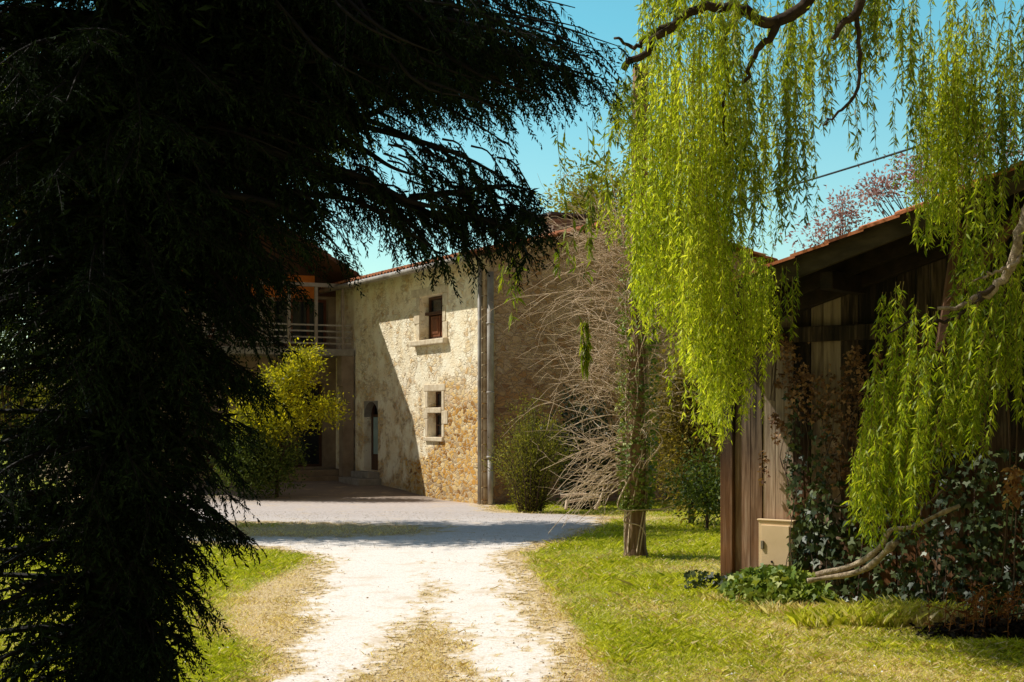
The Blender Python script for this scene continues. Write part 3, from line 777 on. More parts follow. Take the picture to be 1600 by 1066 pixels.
# ================================================================= FOLIAGE MATERIALS
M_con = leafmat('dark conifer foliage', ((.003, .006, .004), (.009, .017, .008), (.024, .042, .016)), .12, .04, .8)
M_conbark = simple('dark conifer bark', (.012, .009, .007), (.006, .005, .004), 9)
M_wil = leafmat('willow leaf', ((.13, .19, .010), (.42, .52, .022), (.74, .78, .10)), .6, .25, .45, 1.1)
M_wil2 = leafmat('willow leaf shaded', ((.07, .12, .010), (.20, .27, .014), (.42, .46, .03)), .5, .3, .45, 1.3)  # darker copy of the willow leaf, shade put into its colours
M_wbark = simple('willow bark', (.085, .06, .04), (.03, .02, .014), 10, .9, .1, .6)
M_pale = simple('pale bare branch', (.60, .48, .34), (.20, .14, .09), 22, .9, .1, .9, .02)
M_twigy = simple('yellow willow twig', (.32, .26, .06), (.20, .15, .03), 10)
M_ivy = leafmat('ivy leaf', ((.014, .026, .008), (.036, .058, .014), (.10, .125, .035)), .12, .4, .45, 2.0)
M_ivyl = leafmat('bright ivy leaf', ((.07, .13, .016), (.18, .26, .03), (.38, .42, .08)), .3, .3, .5, 2.0)  # lighter ivy copy, sunlight put into the leaf colours
M_deadleaf = leafmat('dry brown leaf', ((.07, .032, .016), (.17, .085, .042), (.36, .21, .11)), .2, .2, .7, 3)
M_dtwig = simple('dead grey tan twig', (.76, .59, .42), (.44, .33, .23), 8, .9, .1, .3)
M_olive = leafmat('olive shrub leaf', ((.05, .065, .010), (.17, .18, .02), (.36, .34, .05)), .4, .2, .6, 1.2)
M_olive2 = leafmat('brown olive leaf', ((.07, .065, .014), (.20, .16, .03), (.42, .32, .06)), .4, .2, .6, 1.4)
M_yel = leafmat('yellow green shrub leaf', ((.10, .12, .008), (.33, .35, .014), (.64, .58, .03)), .5, .2, .5, 1.1)
M_dk = leafmat('dark shrub leaf', ((.006, .011, .004), (.015, .026, .008), (.04, .06, .016)), .15, .3, .5, 1.4)
M_mid = leafmat('broadleaf green', ((.03, .055, .010), (.07, .11, .018), (.15, .19, .03)), .35, .25, .5, .6)
M_spring = leafmat('spring yellow green leaf', ((.14, .16, .015), (.26, .27, .03), (.40, .38, .06)), .45, .2, .5, .5)
M_plum = leafmat('purple plum leaf', ((.20, .10, .10), (.40, .24, .22), (.58, .40, .34)), .4, .2, .5, .9, (1.2, .9, .9))
M_bark = simple('brown bark', (.12, .08, .055), (.05, .032, .022), 8, .9, .1, .6)

# ================================================================= DARK CONIFER
CT = np.array([-2.3, 8.3, 0])
con = thing('conifer_tree', 'tall dark feathery conifer in deep shade filling the left side of the view', 'tree', tuple(CT))
m = MB(); m.tube([CT + ZV(q) for q in (-.2, 1, 2.5, 4, 6, 8.2)], [.24, .20, .17, .13, .08, .02], 10); m.build('trunk', M_conbark, con, smooth=True)
LP, LD, LL, TW = [], [], [], []


def feather(pts, r0=.022, dens=1.0, sub_len=.40, droop=.45, sub_step=.05, leaf=.038):
    """a conifer bough: side branchlets both sides, each carrying short narrow sprays"""
    pts = np.asarray(pts, float); TW.append((pts, r0, .003))
    seg = np.linalg.norm(np.diff(pts, axis=0), axis=1); L = seg.sum(); cum = np.r_[0, np.cumsum(seg)]
    k = max(3, int(L / sub_step * dens)); s = np.sort(RS.uniform(.06, 1, k)) * L
    B = np.stack([np.interp(s, cum, pts[:, i]) for i in range(3)], -1)
    tg = nrm(np.stack([np.interp(s, cum, np.gradient(pts[:, i])) for i in range(3)], -1))
    sd = nrm(np.cross(tg, [0, 0, 1.])) * np.where(RS.rand(k) < .5, 1, -1)[:, None]
    d = nrm(tg * (.55 + .4 * RS.rand(k, 1)) + sd * (.35 + .6 * RS.rand(k, 1)) + np.array([0, 0, -1.]) * (droop * (.3 + 1.2 * RS.rand(k, 1))) + .22 * RS.normal(size=(k, 3)))
    sl = sub_len * (1 - .5 * s / L) * (.5 + .7 * RS.rand(k))
    for i in range(k):
        n = max(8, int(sl[i] / .0078)); q = np.linspace(.05, 1, n)[:, None]
        c = B[i] + d[i] * sl[i] * q - np.array([0, 0, 1.]) * (q ** 2) * sl[i] * .25
        if sl[i] > .22: TW.append((c[::max(1, n // 3)], .004, .0015))
        td = nrm(np.gradient(c, axis=0)); a = nrm(np.cross(td, RS.normal(size=3)))
        sg = np.where(np.arange(n) % 2 == 0, 1, -1)[:, None]
        LD.append(td * .8 + a * sg * .65 + .3 * RS.normal(size=(n, 3)) - np.array([0, 0, .25])); LP.append(c); LL.append(leaf * (1.1 - .5 * q[:, 0]) * (.6 + .7 * RS.rand(n)))


hp = np.array([.1, .6, 1.0, 1.4, 2.0, 2.6, 3.0, 3.4, 4.2, 5.0, 6.5])
rp = np.array([.80, .95, .95, 1.2, 1.43, 1.52, 1.65, 1.95, 2.5, 2.6, 1.6]) - .42
for k in range(470):
    h = .12 + 5.6 * RS.rand() ** .9; ph = RS.rand() * 2 * math.pi if k % 2 else RS.normal(-1.2, .9)
    d = np.array([math.cos(ph), math.sin(ph), 0])
    R = np.interp(h, hp, rp); side = d[0]
    if side < -.1 and 2.3 < h < 3.6 and RS.rand() < .3: continue
    L = R if side > .2 else min(R, 1.6) if side > -.4 else 1.9
    if d[1] < -.5: L = min(L, 1.5)
    L *= .62 + .42 * RS.rand()
    s = np.linspace(0, 1, 9)[:, None]; rise = .10 + .25 * RS.rand(); dr_ = .30 + .5 * RS.rand()
    wig = np.array([-d[1], d[0], 0]) * .15 * RS.normal()
    pts = CT + ZV(h) + d * L * s + wig * s ** 2 + ZV(1) * (rise * s - dr_ * s ** 2) * L * .8
    feather(pts, .016 + .006 * L, 1.25, .40)
# long limbs hanging over the drive at the top and right of the tree
spec = [([(380, 140), (560, 195), (700, 235), (780, 275), (845, 325)], 8.2, .9, .36),
        ([(400, 230), (560, 275), (640, 315), (720, 325), (800, 320), (835, 335)], 7.9, 1.3, .42),
        ([(420, 240), (580, 285), (660, 330), (730, 340), (790, 345), (830, 370)], 8.3, 1.2, .40),
        ([(560, 290), (620, 330), (660, 370), (700, 420)], 8.0, 1.3, .34),
        ([(640, 310), (720, 300), (790, 290), (840, 300)], 8.1, 1.3, .34),
        ([(700, 330), (760, 345), (810, 375), (825, 400)], 8.1, 1.2, .30),
        ([(400, 250), (560, 290), (660, 330), (740, 345), (820, 350)], 8.5, .9, .40),
        ([(390, 300), (540, 310), (620, 350), (690, 400)], 8.0, .9, .30),
        ([(330, 300), (430, 320), (500, 360), (540, 400)], 7.8, .9, .30),
        ([(560, 190), (600, 170), (650, 150), (720, 180), (800, 230)], 8.1, .7, .25),
        ([(500, 170), (580, 190), (640, 215), (690, 250)], 8.2, .8, .28),
        ([(500, 200), (570, 235), (620, 265), (680, 280)], 8.0, .7, .28),
        ([(640, 320), (700, 350), (730, 380), (750, 410)], 8.2, 1.2, .26)]
for pl, D, dens, sl_ in spec:
    feather(curve([P(x, y, D + .12 * i * RS.normal() * .5) for i, (x, y) in enumerate(pl)], 14), .026, dens * 1.2, sl_, .7)
for k in range(46):      # short hanging sprays along those limbs
    x0, y0, D0 = RS.uniform(520, 780), RS.uniform(215, 335), RS.uniform(7.7, 8.7)
    feather(curve([P(x0, y0, D0), P(x0 + 30, y0 + 12, D0), P(x0 + RS.uniform(40, 80), y0 + RS.uniform(25, 100), D0)], 8), .008, 1.0, .26, .6)
for k in range(98):
    D0 = 7.2 + 2.0 * RS.rand(); yy0 = -330 + 480 * RS.rand(); xe = 560 + 410 * RS.rand() ** .8
    ye = 20 + 135 * RS.rand() if xe > 560 else 200
    ye = min(ye + 34, 212) - (60 if RS.rand() < .4 else 0)
    y_mid = min(yy0, ye) - 20
    feather(curve([P(200, yy0 + 60, 8.3), P(200 + (xe - 200) * .5, (yy0 + ye) / 2 - 50, (8.3 + D0) / 2), P(200 + (xe - 200) * .8, ye - 45, D0), P(xe, ye, D0)], 14), .024, 1.0, .42, .65)
for k in range(60):      # middle: thickens the right flank down to the bough line
    D0 = 7.6 + 1.4 * RS.rand(); y0 = 60 + 420 * RS.rand(); xe = np.interp(y0, [60, 200, 300, 400, 480], [640, 560, 510, 450, 420]) * (.86 + .14 * RS.rand())
    feather(curve([P(120, y0 - 20, 8.3), P(300, y0 - 30, (8.3 + D0) / 2), P(xe, y0 + 50, D0)], 12), .02, 1.15, .42, .6)
# old inner growth close round the trunk
n = 15000; h = 7 * RS.rand(n); a = RS.rand(n) * 6.283; rr = .12 + np.interp(h, hp, rp) * .55 * RS.rand(n) ** .7 * np.where(np.cos(a) > -.3, 1, np.where((h > 2.2) & (h < 3.4), .9, 1.9))
LP.append(np.stack([CT[0] + rr * np.cos(a), CT[1] + rr * np.sin(a), h], -1)); LD.append(RS.normal(size=(n, 3)) * [1, 1, .7] - np.array([0, 0, .4])); LL.append(np.full(n, .085))
LP = np.vstack(LP); LD = np.vstack(LD); LL = np.concatenate(LL)
print('conifer sprays', len(LP))
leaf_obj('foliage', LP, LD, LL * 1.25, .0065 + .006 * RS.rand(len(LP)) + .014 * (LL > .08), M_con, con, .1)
twig_obj('branches', TW, M_conbark, con)

# ================================================================= WILLOW
wil = thing('willow_tree', 'weeping willow with long bright yellow-green curtains hanging at the top right', 'tree', (5.3, 10.0, 0))
m = MB(); m.tube(curve([(5.3, 10.0, -.1), (5.28, 10.05, 1.5), (5.2, 10.1, 3.5), (5.05, 10.3, 5.7)], 10), np.linspace(.34, .22, 10), 12); m.build('trunk', M_wbark, wil, smooth=True)


def limb(pl, r0, r1, mat=M_wbark, n=18, name='limb'):
    pts = curve(pl, n); pts[1:-1] += .012 * RS.normal(size=(n - 2, 3))
    mb_ = MB(); mb_.tube(pts, np.linspace(r0, r1, n), 8); return mb_.build(name, mat, wil, smooth=True)


top = (5.05, 10.3, 5.6)
limb([top, P(1560, -330, 11), P(1370, -170, 11), P(1255, 8, 11), P(1200, 34, 11), P(1160, 18, 11), P(1120, 8, 11), P(1065, 26, 11), P(1018, 70, 11), P(975, 108, 11)], .060, .026, n=34)
limb([P(1255, 12, 11), P(1225, 28, 11), P(1200, 60, 11), P(1180, 88, 11.1), P(1160, 130, 11.2)], .045, .015)
limb([top, P(1430, -190, 10.5), P(1350, -5, 10.5), P(1320, 35, 10.5), P(1300, 62, 10.5)], .06, .016)
limb([P(1338, 12, 10.5), P(1343, 60, 10.5), P(1344, 110, 10.5), P(1336, 152, 10.5), P(1305, 180, 10.5), P(1285, 196, 10.5)], .020, .007)
limb([P(1160, 20, 11), P(1130, 60, 11.3), P(1138, 130, 11.5), P(1130, 190, 11.6), P(1145, 250, 11.6)], .022, .006)
limb([P(1050, 40, 11), P(1010, 60, 11.1), P(990, 75, 11.2), P(960, 60, 11.2)], .03, .01)
limb([top, (4.4, 11.4, 6.4), (3.6, 12.6, 6.6), P(1330, -140, 13), P(1240, -100, 13.2), P(1100, -60, 13.2)], .11, .03, n=24)
limb([top, P(1600, -140, 11.5), P(1520, -100, 11.6), P(1430, -60, 11.6)], .08, .02)
# drooping pale branch on the right
limb([(5.2, 10.1, 3.5), P(1720, 215, 10.3), P(1625, 300, 10.4), P(1596, 355, 10.4), P(1582, 410, 10.4), P(1566, 442, 10.4), P(1535, 464, 10.4), P(1505, 478, 10.4), P(1465, 482, 10.4)], .06, .012, M_pale, 26)
limb([P(1556, 450, 10.4), P(1530, 462, 10.35), P(1515, 490, 10.35), P(1522, 530, 10.35), P(1535, 585, 10.3)], .022, .008, M_wbark)
limb([P(1540, 462, 10.4), P(1490, 500, 10.4), P(1440, 500, 10.35), P(1390, 520, 10.3)], .018, .006, M_wbark)
limb([P(1600, 400, 10.4), P(1570, 420, 10.3), P(1545, 430, 10.3), P(1520, 440, 10.3)], .016, .006, M_pale)

WP, WD, WL, WT = [], [], [], []
SP, SD_, SL2 = [], [], []


def strand(top_, length, store, leaf=.075, gap=.02, sway=.10, spread=.75, rt=.0026, lean=(0, 0)):
    n = max(5, int(length / .14)); s = np.linspace(0, 1, n)
    a = RS.rand() * 6.28; amp = sway * length * (RS.rand() * .7 + .1)
    pts = np.stack([top_[0] + math.cos(a) * amp * np.sin(s * 2.2) + lean[0] * s + .008 * RS.normal(size=n), top_[1] + math.sin(a) * amp * np.sin(s * 2.2) + lean[1] * s + .008 * RS.normal(size=n), top_[2] - length * s ** 1.05], -1)
    WT.append((pts, rt, rt * .5))
    gap = gap * .62; k = max(4, int(length / gap)); q = np.sort(RS.rand(k)) ** .9
    c = np.stack([np.interp(q, s, pts[:, i]) for i in range(3)], -1)
    ph = RS.rand(k) * 6.28; hz = spread * (.4 + .9 * RS.rand(k))
    d = np.stack([np.cos(ph) * hz, np.sin(ph) * hz, -.75 + .35 * RS.normal(size=k)], -1)
    store[0].append(c); store[1].append(d); store[2].append(leaf * .9 * (.45 + .75 * RS.rand(k)))


A_, B_ = (WP, WD, WL), (SP, SD_, SL2)


def curtain(n, xr, ytop, ybot, D, store, **kw):
    """n strands between photo columns xr; each starts between ytop and hangs to about ybot"""
    for _ in range(n):
        x = RS.uniform(*xr); d = RS.uniform(*D); y0 = RS.uniform(*ytop); f = (x - xr[0]) / (xr[1] - xr[0])
        y1 = (ybot[0] + (ybot[1] - ybot[0]) * f) if not callable(ybot) else ybot(x)
        y1 -= abs(RS.normal()) * 50
        if y1 - y0 < 30: y1 = y0 + 30 + 60 * RS.rand()
        p = P(x, y0, d); strand(p, (y1 - y0) / F * d, store, **kw)


# strands built out from twig clusters so the curtain has folds and holes
def folds(n, xr, D, ytop, ybot, store, per=9, wid=16, **kw):
    for _ in range(n):
        x = RS.uniform(*xr); d = RS.uniform(*D); y0 = RS.uniform(*ytop); yb = ybot(x); yb -= .42 * (yb - y0) * RS.rand() ** 2.2
        for _ in range(per):
            xx_ = x + RS.normal() * wid; y_ = y0 + max(0, RS.rand() * 1.35 - .35) * (yb - y0) * .6; y1 = min(yb, y_ + (yb - y_) * (.45 + .6 * RS.rand()))
            if y1 - y_ > 20: strand(P(xx_, y_, d + .12 * RS.normal()), (y1 - y_) / F * d, store, **kw)


ybA = lambda x: np.interp(x, [980, 1000, 1060, 1085, 1120, 1165, 1205, 1225], [470, 540, 545, 640, 700, 690, 600, 560])
folds(27, (1000, 1125), (10.6, 12.6), (-30, 110), ybA, A_, per=8, wid=12, leaf=.070)
folds(36, (1010, 1560), (10.6, 12.2), (-110, -40), lambda x: 40 + 150 * RS.rand(), B_, per=5, wid=15, leaf=.08)
folds(9, (1010, 1280), (10.9, 12.2), (-90, -30), lambda x: 60 + 150 * RS.rand(), A_, per=5, wid=15, leaf=.075)
folds(19, (990, 1110), (11.2, 12.8), (180, 330), ybA, A_, per=9, wid=14, leaf=.068)
folds(16, (1075, 1180), (11.5, 13.2), (330, 440), ybA, A_, per=8, wid=12, leaf=.068)
folds(10, (1165, 1215), (12.2, 13.2), (380, 440), lambda x: 590, A_, per=6, wid=10, leaf=.07)
folds(3, (1218, 1238), (12.0, 12.6), (400, 430), lambda x: 560, B_, per=3, wid=7, leaf=.075)
folds(15, (1130, 1262), (10.8, 12.6), (0, 120), lambda x: np.interp(x, [1130, 1200, 1265], [420, 410, 330]), B_, per=6, wid=14, leaf=.085)
folds(4, (1130, 1250), (12.2, 13.2), (-20, 60), lambda x: 400, A_, per=6, wid=14, leaf=.065)
folds(17, (1440, 1530), (10.9, 12.0), (-20, 120), lambda x: np.interp(x, [1430, 1480, 1540], [350, 400, 300]), A_, per=8, wid=15, leaf=.072)
folds(9, (1530, 1610), (10.4, 11.6), (-30, 80), lambda x: 330, B_, per=6, wid=16, leaf=.08)
folds(7, (1280, 1440), (10.4, 11.6), (-40, 10), lambda x: 130, B_, per=4, wid=14, leaf=.085)
folds(5, (1400, 1440), (10.6, 11.2), (-40, 0), lambda x: 215, B_, per=2, wid=8, leaf=.085)
curtain(7, (1275, 1340), (40, 120), (190, 260), (10.4, 11), B_, leaf=.085, gap=.03)
curtain(8, (1335, 1420), (100, 190), (250, 235), (10.6, 11), B_, leaf=.075, gap=.045)
folds(5, (960, 1000), (11, 12), (60, 140), lambda x: 240, B_, per=5, wid=12, leaf=.08)
folds(4, (940, 990), (13, 14), (250, 300), lambda x: 400, A_, per=5, wid=12, leaf=.06)
# sparse near strands in front of the sky and the house
for (x, y0, y1) in ((880, 190, 330), (925, 190, 330), (918, 260, 390), (950, 200, 320), (888, 330, 420), (800, 400, 500), (808, 390, 480), (925, 330, 440), (780, 390, 450), (720, 330, 400), (872, 380, 430)):
    for _ in range(2): strand(P(x + 5 * RS.normal(), y0, 9.6), (y1 - y0) / F * 9.6, B_, leaf=.095, gap=.045, sway=.05, rt=.002)
for _ in range(5): strand(P(914 + 6 * RS.normal(), 500, 10.2), 80 / F * 10.2, B_, leaf=.085, gap=.014, sway=.05, spread=.25)
for (x, y0) in ((914, 505),): strand(P(x, 250, 10.2), 255 / F * 10.2, B_, leaf=.05, gap=.3, rt=.0015)
# right hand drooping mass in front of the barn
ybE = lambda x: np.interp(x, [1325, 1360, 1400, 1450, 1500, 1550, 1600], [740, 850, 860, 800, 760, 700, 640])
E_ = ([], [], [])
folds(18, (1385, 1560), (10.0, 10.8), (430, 500), ybE, E_, per=8, wid=14, leaf=.078, lean=(-.10, 0))
folds(13, (1350, 1470), (10.0, 10.8), (520, 620), ybE, E_, per=8, wid=14, leaf=.078, lean=(-.08, 0))
folds(7, (1340, 1420), (10.1, 10.7), (640, 700), ybE, E_, per=7, wid=12, leaf=.075)
folds(15, (1500, 1625), (10.2, 11.2), (260, 480), lambda x: np.interp(x, [1500, 1620], [560, 720]), E_, per=6, wid=18, leaf=.08)
folds(7, (1450, 1560), (10.4, 11.2), (240, 320), lambda x: 400, E_, per=4, wid=14, leaf=.08)
M_wilE = leafmat('willow leaf mid green', ((.10, .17, .008), (.28, .38, .014), (.54, .60, .05)), .55, .3, .45, 1.4)
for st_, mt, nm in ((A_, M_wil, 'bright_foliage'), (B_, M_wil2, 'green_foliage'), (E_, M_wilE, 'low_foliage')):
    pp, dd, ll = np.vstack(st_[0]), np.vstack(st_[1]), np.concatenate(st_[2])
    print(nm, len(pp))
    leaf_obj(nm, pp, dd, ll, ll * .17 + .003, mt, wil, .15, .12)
twig_obj('twigs', WT, M_twigy, wil)

# ================================================================= GENERIC TREES AND SHRUBS
def crown_tree(name, label, cat, base, clumps, leafm, barkm, leafn=260, leaf=.09, cl_r=.45, trunk_r=.14, trunk_h=None, group=None, up_bias=0.0, wratio=.45):
    """clumps: (n,3) world positions of leaf clumps; limbs run from the trunk to each"""
    base = np.asarray(base, float)
    o = thing(name, label, cat, tuple(base), group)
    top_z = clumps[:, 2].max(); th = trunk_h or (clumps[:, 2].mean())
    m_ = MB(); lean = np.array([clumps[:, 0].mean() - base[0], clumps[:, 1].mean() - base[1], 0]) * .5
    m_.tube(curve([base - ZV(.15), base + lean * .4 + ZV((th - base[2]) * .5), base + lean + ZV(th - base[2])], 8), np.linspace(trunk_r, trunk_r * .55, 8), 8)
    m_.build('trunk', barkm, o, smooth=True)
    tw = []
    for c_ in clumps:
        f = .35 + .55 * RS.rand(); s_ = base + lean * f + ZV((th - base[2]) * f); md_ = (s_ + c_) / 2 + ZV(.15 * np.linalg.norm(c_ - s_)) + .08 * RS.normal(size=3)
        tw.append((curve([s_, md_, c_], 6), trunk_r * .28, trunk_r * .06))
    n_ = len(clumps); pts = np.repeat(clumps, leafn, 0); r_ = RS.normal(size=(n_ * leafn, 3)); r_ *= cl_r * np.repeat(.6 + .7 * RS.rand(n_), leafn)[:, None] * .62
    r_[:, 2] *= .75
    d = nrm(r_) + .7 * RS.normal(size=r_.shape) + np.array([0, 0, up_bias])
    ll = leaf * (.6 + .7 * RS.rand(len(r_)))
    leaf_obj('crown', pts + r_, d, ll, ll * wratio, leafm, o, .15)
    twig_obj('limbs', tw, barkm, o, 5)
    return o


def ell(n, c, r, shell=.5):
    v = nrm(RS.normal(size=(n, 3))) * (shell + (1 - shell) * RS.rand(n, 1)) ** .8
    return np.asarray(c) + v * np.asarray(r)


def spray_shrub(name, label, base, n, h, rad, leafm, barkm, leaf=.05, lean=.35, per=90, drop=0.0, cat='shrub', wr=.2, prof=None):
    """many-stemmed feathery shrub: upright arching stems carrying small leaves"""
    base = np.asarray(base, float); o = thing(name, label, cat, tuple(base)); tw, LPp, LDd, LLl = [], [], [], []
    for _ in range(n):
        a = RS.rand() * 6.28; rr = rad * RS.rand() ** .5; hh_ = h * (.55 + .45 * RS.rand()) * (1 - .35 * (rr / rad) ** 2)
        b0 = base + np.array([math.cos(a), math.sin(a), 0]) * rr * .25; tip = base + np.array([math.cos(a) * rr, math.sin(a) * rr, hh_ - drop * rr])
        md_ = (b0 * .45 + tip * .55) + np.array([0, 0, hh_ * .12]) - np.array([math.cos(a), math.sin(a), 0]) * rr * .15
        c_ = curve([b0, md_, tip], 8); tw.append((c_, .010, .003))
        q = RS.uniform(.03, 1.03, per); pp = np.stack([np.interp(q, np.linspace(0, 1, 8), c_[:, i]) for i in range(3)], -1)
        tg_ = nrm(tip - b0); ax = RS.normal(size=(per, 3)); off = .13 * RS.rand(per, 1) * nrm(ax) * (rad / .7) ** .6
        LPp.append(pp + off); LDd.append(tg_ * .8 + ax * .45 + nrm(off) * .6); LLl.append(leaf * (.6 + .8 * RS.rand(per)))
    pp, dd, ll = np.vstack(LPp), np.vstack(LDd), np.concatenate(LLl)
    leaf_obj('foliage', pp, dd, ll, ll * wr + .004, leafm, o, .15); twig_obj('stems', tw, barkm, o); return o


# yellow green shrub before the wing
yb = P(432, 748, 33.5); yb[2] = 0
cl = np.vstack([ell(10, P(458, 590, 33.2), (.7, .5, .14), .3), ell(10, P(432, 625, 33.1), (.85, .5, .14), .3), ell(8, P(450, 655, 33.0), (.75, .5, .13), .3), ell(5, P(512, 638, 33.0), (.28, .3, .10), .3), ell(5, P(470, 560, 33.2), (.30, .3, .12), .3), ell(10, P(410, 660, 33.2), (.6, .5, .3), .3)])
ys_ = crown_tree('yellow_shrub', 'yellow-green shrub half sunlit in front of the balcony wing', 'shrub', yb, cl, M_yel, M_bark, 230, .085, .34, .05, 1.6)
lo_ = np.vstack([ell(46, P(398, 700, 33.4), (1.0, .7, .62), .2), ell(26, P(398, 738, 33.3), (.95, .7, .30), .2)])
q_ = np.repeat(lo_, 170, 0); q_ = q_ + RS.normal(size=q_.shape) * .2
leaf_obj('lower_crown', q_, RS.normal(size=q_.shape), .085 * (.6 + .7 * RS.rand(len(q_))), .04, M_mid, ys_, .15)  # darker green leaves paint the shade on the shrub's lower part
# feathery olive shrub by the house corner
spray_shrub('feathery_shrub', 'feathery olive-green shrub growing against the house corner and downpipe', (.36, 27.6, -.08), 130, 2.35, .95, M_olive, M_bark, .060, per=110)
spray_shrub('dark_shrub', 'low dark evergreen shrub in the shadow behind the bare twigs', (1.45, 28.8, -.10), 90, 2.6, 1.1, M_dk, M_bark, .08, per=110, wr=.45)
cl = np.vstack([ell(30, P(1085, 680, 23.6), (.75, .6, 1.15), .35), ell(8, P(1050, 600, 23.4), (.4, .4, .5), .3), ell(8, P(1110, 770, 23.2), (.4, .4, .35), .3), ell(6, P(1055, 480, 23.8), (.5, .4, .5), .3)])
crown_tree('brown_shrub', 'tall brownish olive shrub between the ivy pole and the barn', 'shrub', (P(1080, 815, 23.5)[0], 23.5, 0), cl, M_olive2, M_bark, 300, .075, .42, .05, 2.4)
cl = ell(14, P(1105, 760, 22.2), (.45, .35, .5), .3)
crown_tree('green_shrub', 'small dark green shrub at the foot of the brownish shrub', 'shrub', (P(1105, 815, 22.2)[0], 22.2, 0), cl, M_mid, M_bark, 220, .07, .3, .03, .7)

# spring tree beyond the house, plum trees beyond the barn
cl = ell(46, P(965, 335, 47), (1.9, 1.6, 1.7), .35)
crown_tree('spring_tree', 'pale yellow-green tree showing behind the house gable', 'tree', (P(965, 335, 47)[0], 47, 0), cl, M_spring, M_bark, 230, .16, .75, .2, 6.5)
cl = np.vstack([ell(30, P(1500, 250, 30), (1.15, 1, .75), .3), ell(9, P(1375, 298, 30), (.36, .3, .22), .3), ell(8, P(1450, 285, 30), (.5, .5, .3), .3)])
crown_tree('plum_tree', 'purple-leaved plum tree rising behind the barn roof', 'tree', (P(1480, 250, 30)[0], 30, 0), cl, M_plum, M_bark, 70, .10, .36, .10, 5)
cl = np.vstack([ell(9, P(1320, 345, 33), (.5, .4, .25), .3), ell(6, P(1280, 370, 33), (.5, .4, .25), .3), ell(4, P(1318, 322, 33), (.12, .1, .2), .3)])
crown_tree('plum_tree', 'smaller purple-leaved tree peeping over the lower barn roof edge', 'tree', (P(1310, 345, 33)[0], 33, 0), cl, M_plum, M_bark, 60, .10, .33, .10, 4.4)
# tree on the left whose crown throws the shadow band over the drive; seen through gaps of the conifer
cl = np.vstack([ell(170, (-6.6, 23.6, 6.7), (4.0, 2.2, 1.35), .15), ell(40, (-8.6, 23.6, 6.0), (1.6, 1.8, 1.3), .2)])
crown_tree('ash_tree', 'broad green tree glimpsed behind the dark conifer, shading the drive', 'tree', (-6.3, 23.2, 0), cl, M_mid, M_bark, 320, .13, .55, .17, 5.6)
for i, (x, y, D, lb) in enumerate(((20, 500, 25, 'tall sunlit green bush glimpsed through the conifer at mid height on the left edge'), (40, 640, 26, 'sunlit green bush glimpsed low through the conifer at the left edge'), (150, 690, 30, 'green bush standing behind the conifer trunk'))):
    c_ = P(x, y, D); cl = ell(26, c_, (1.1, .8, .9), .3)
    crown_tree('hedge_bush', lb, 'bush', (c_[0], D, 0), cl, M_spring if i == 1 else M_mid, M_bark, 200, .10, .5, .05, 1.2)
# row of field trees on the horizon
for i in range(13):
    x = -46 + i * 8.2 + RS.normal(); D = 78 + 10 * RS.rand(); hgt = 4.2 + 2.2 * RS.rand()
    if -14 < x < 2: hgt = 3.2
    cl = ell(34, (x, D, hgt * .62), (3.4, 2.2, hgt * .42), .35)
    crown_tree('field_tree', 'distant hedgerow tree in the field far behind the house and barn', 'tree', (x, D, .1), cl, M_mid, M_bark, 110, .30, 1.1, .2, hgt * .5, group='hedgerow trees far behind')

# ================================================================= POLE, IVY, DEAD TWIGS, CABLE
PB = np.array([1.575, 18.1, 0]); PB[2] = float(gz(PB[0], PB[1]))
pole = thing('wooden_pole', 'tall round wooden pole standing in the lawn, bare at its foot', 'pole', tuple(PB))
tp = NT('old pole wood'); pz = tp.noise(16, 6, tp.pos((1, 1, .08)))
tp.bsdf(tp.ramp(pz, [(.3, (.11, .062, .035)), (.55, (.27, .17, .10)), (.8, (.42, .30, .19))]), .9, .15, pz, .7, .015)
m = MB(); m.tube([PB + np.array([.01 * q, 0, q]) for q in (-.2, 0, .12, .4, 2, 3.5, 5, 6.25)], [.19, .165, .135, .122, .118, .112, .106, .10], 16); m.build('shaft', tp.m, pole, smooth=True)
ivp = thing('ivy', 'ivy climbing the wooden pole above its bare foot', 'ivy', tuple(PB + ZV(.2)))
n = 2600; z = .62 + (5.4) * RS.rand(n) ** 1.5; a = RS.rand(n) * 6.28
rr = (.12 + .08 * RS.rand(n)) * np.interp(z, [.6, 1.0, 2, 4, 6], [.95, 1.25, 1.35, 1.3, 1.0])
pp = np.stack([PB[0] + .01 * z + np.cos(a) * rr, PB[1] + np.sin(a) * rr, z], -1)
ivy_obj('leaves', pp, np.stack([np.cos(a), np.sin(a), -.9 + .3 * RS.normal(size=n)], -1), .064 * (.6 + .6 * RS.rand(n)), M_ivyl, ivp, face=np.stack([np.cos(a), np.sin(a), .4 + 0 * a], -1))
tw = []
for k in range(9):
    a0 = RS.rand() * 6.28; z = np.linspace(.0, 3.5, 24); a = a0 + .5 * np.sin(z * 2 + a0) + .3 * z
    tw.append((np.stack([PB[0] + .01 * z + np.cos(a) * .145, PB[1] + np.sin(a) * .145, PB[2] + z], -1), .012, .006))
twig_obj('stems', tw, M_dtwig, ivp)
bush = thing('bare_climber', 'tangle of bare grey twigs radiating from the ivy-clad pole', 'dead shrub', tuple(PB + ZV(.6)))
tw = []


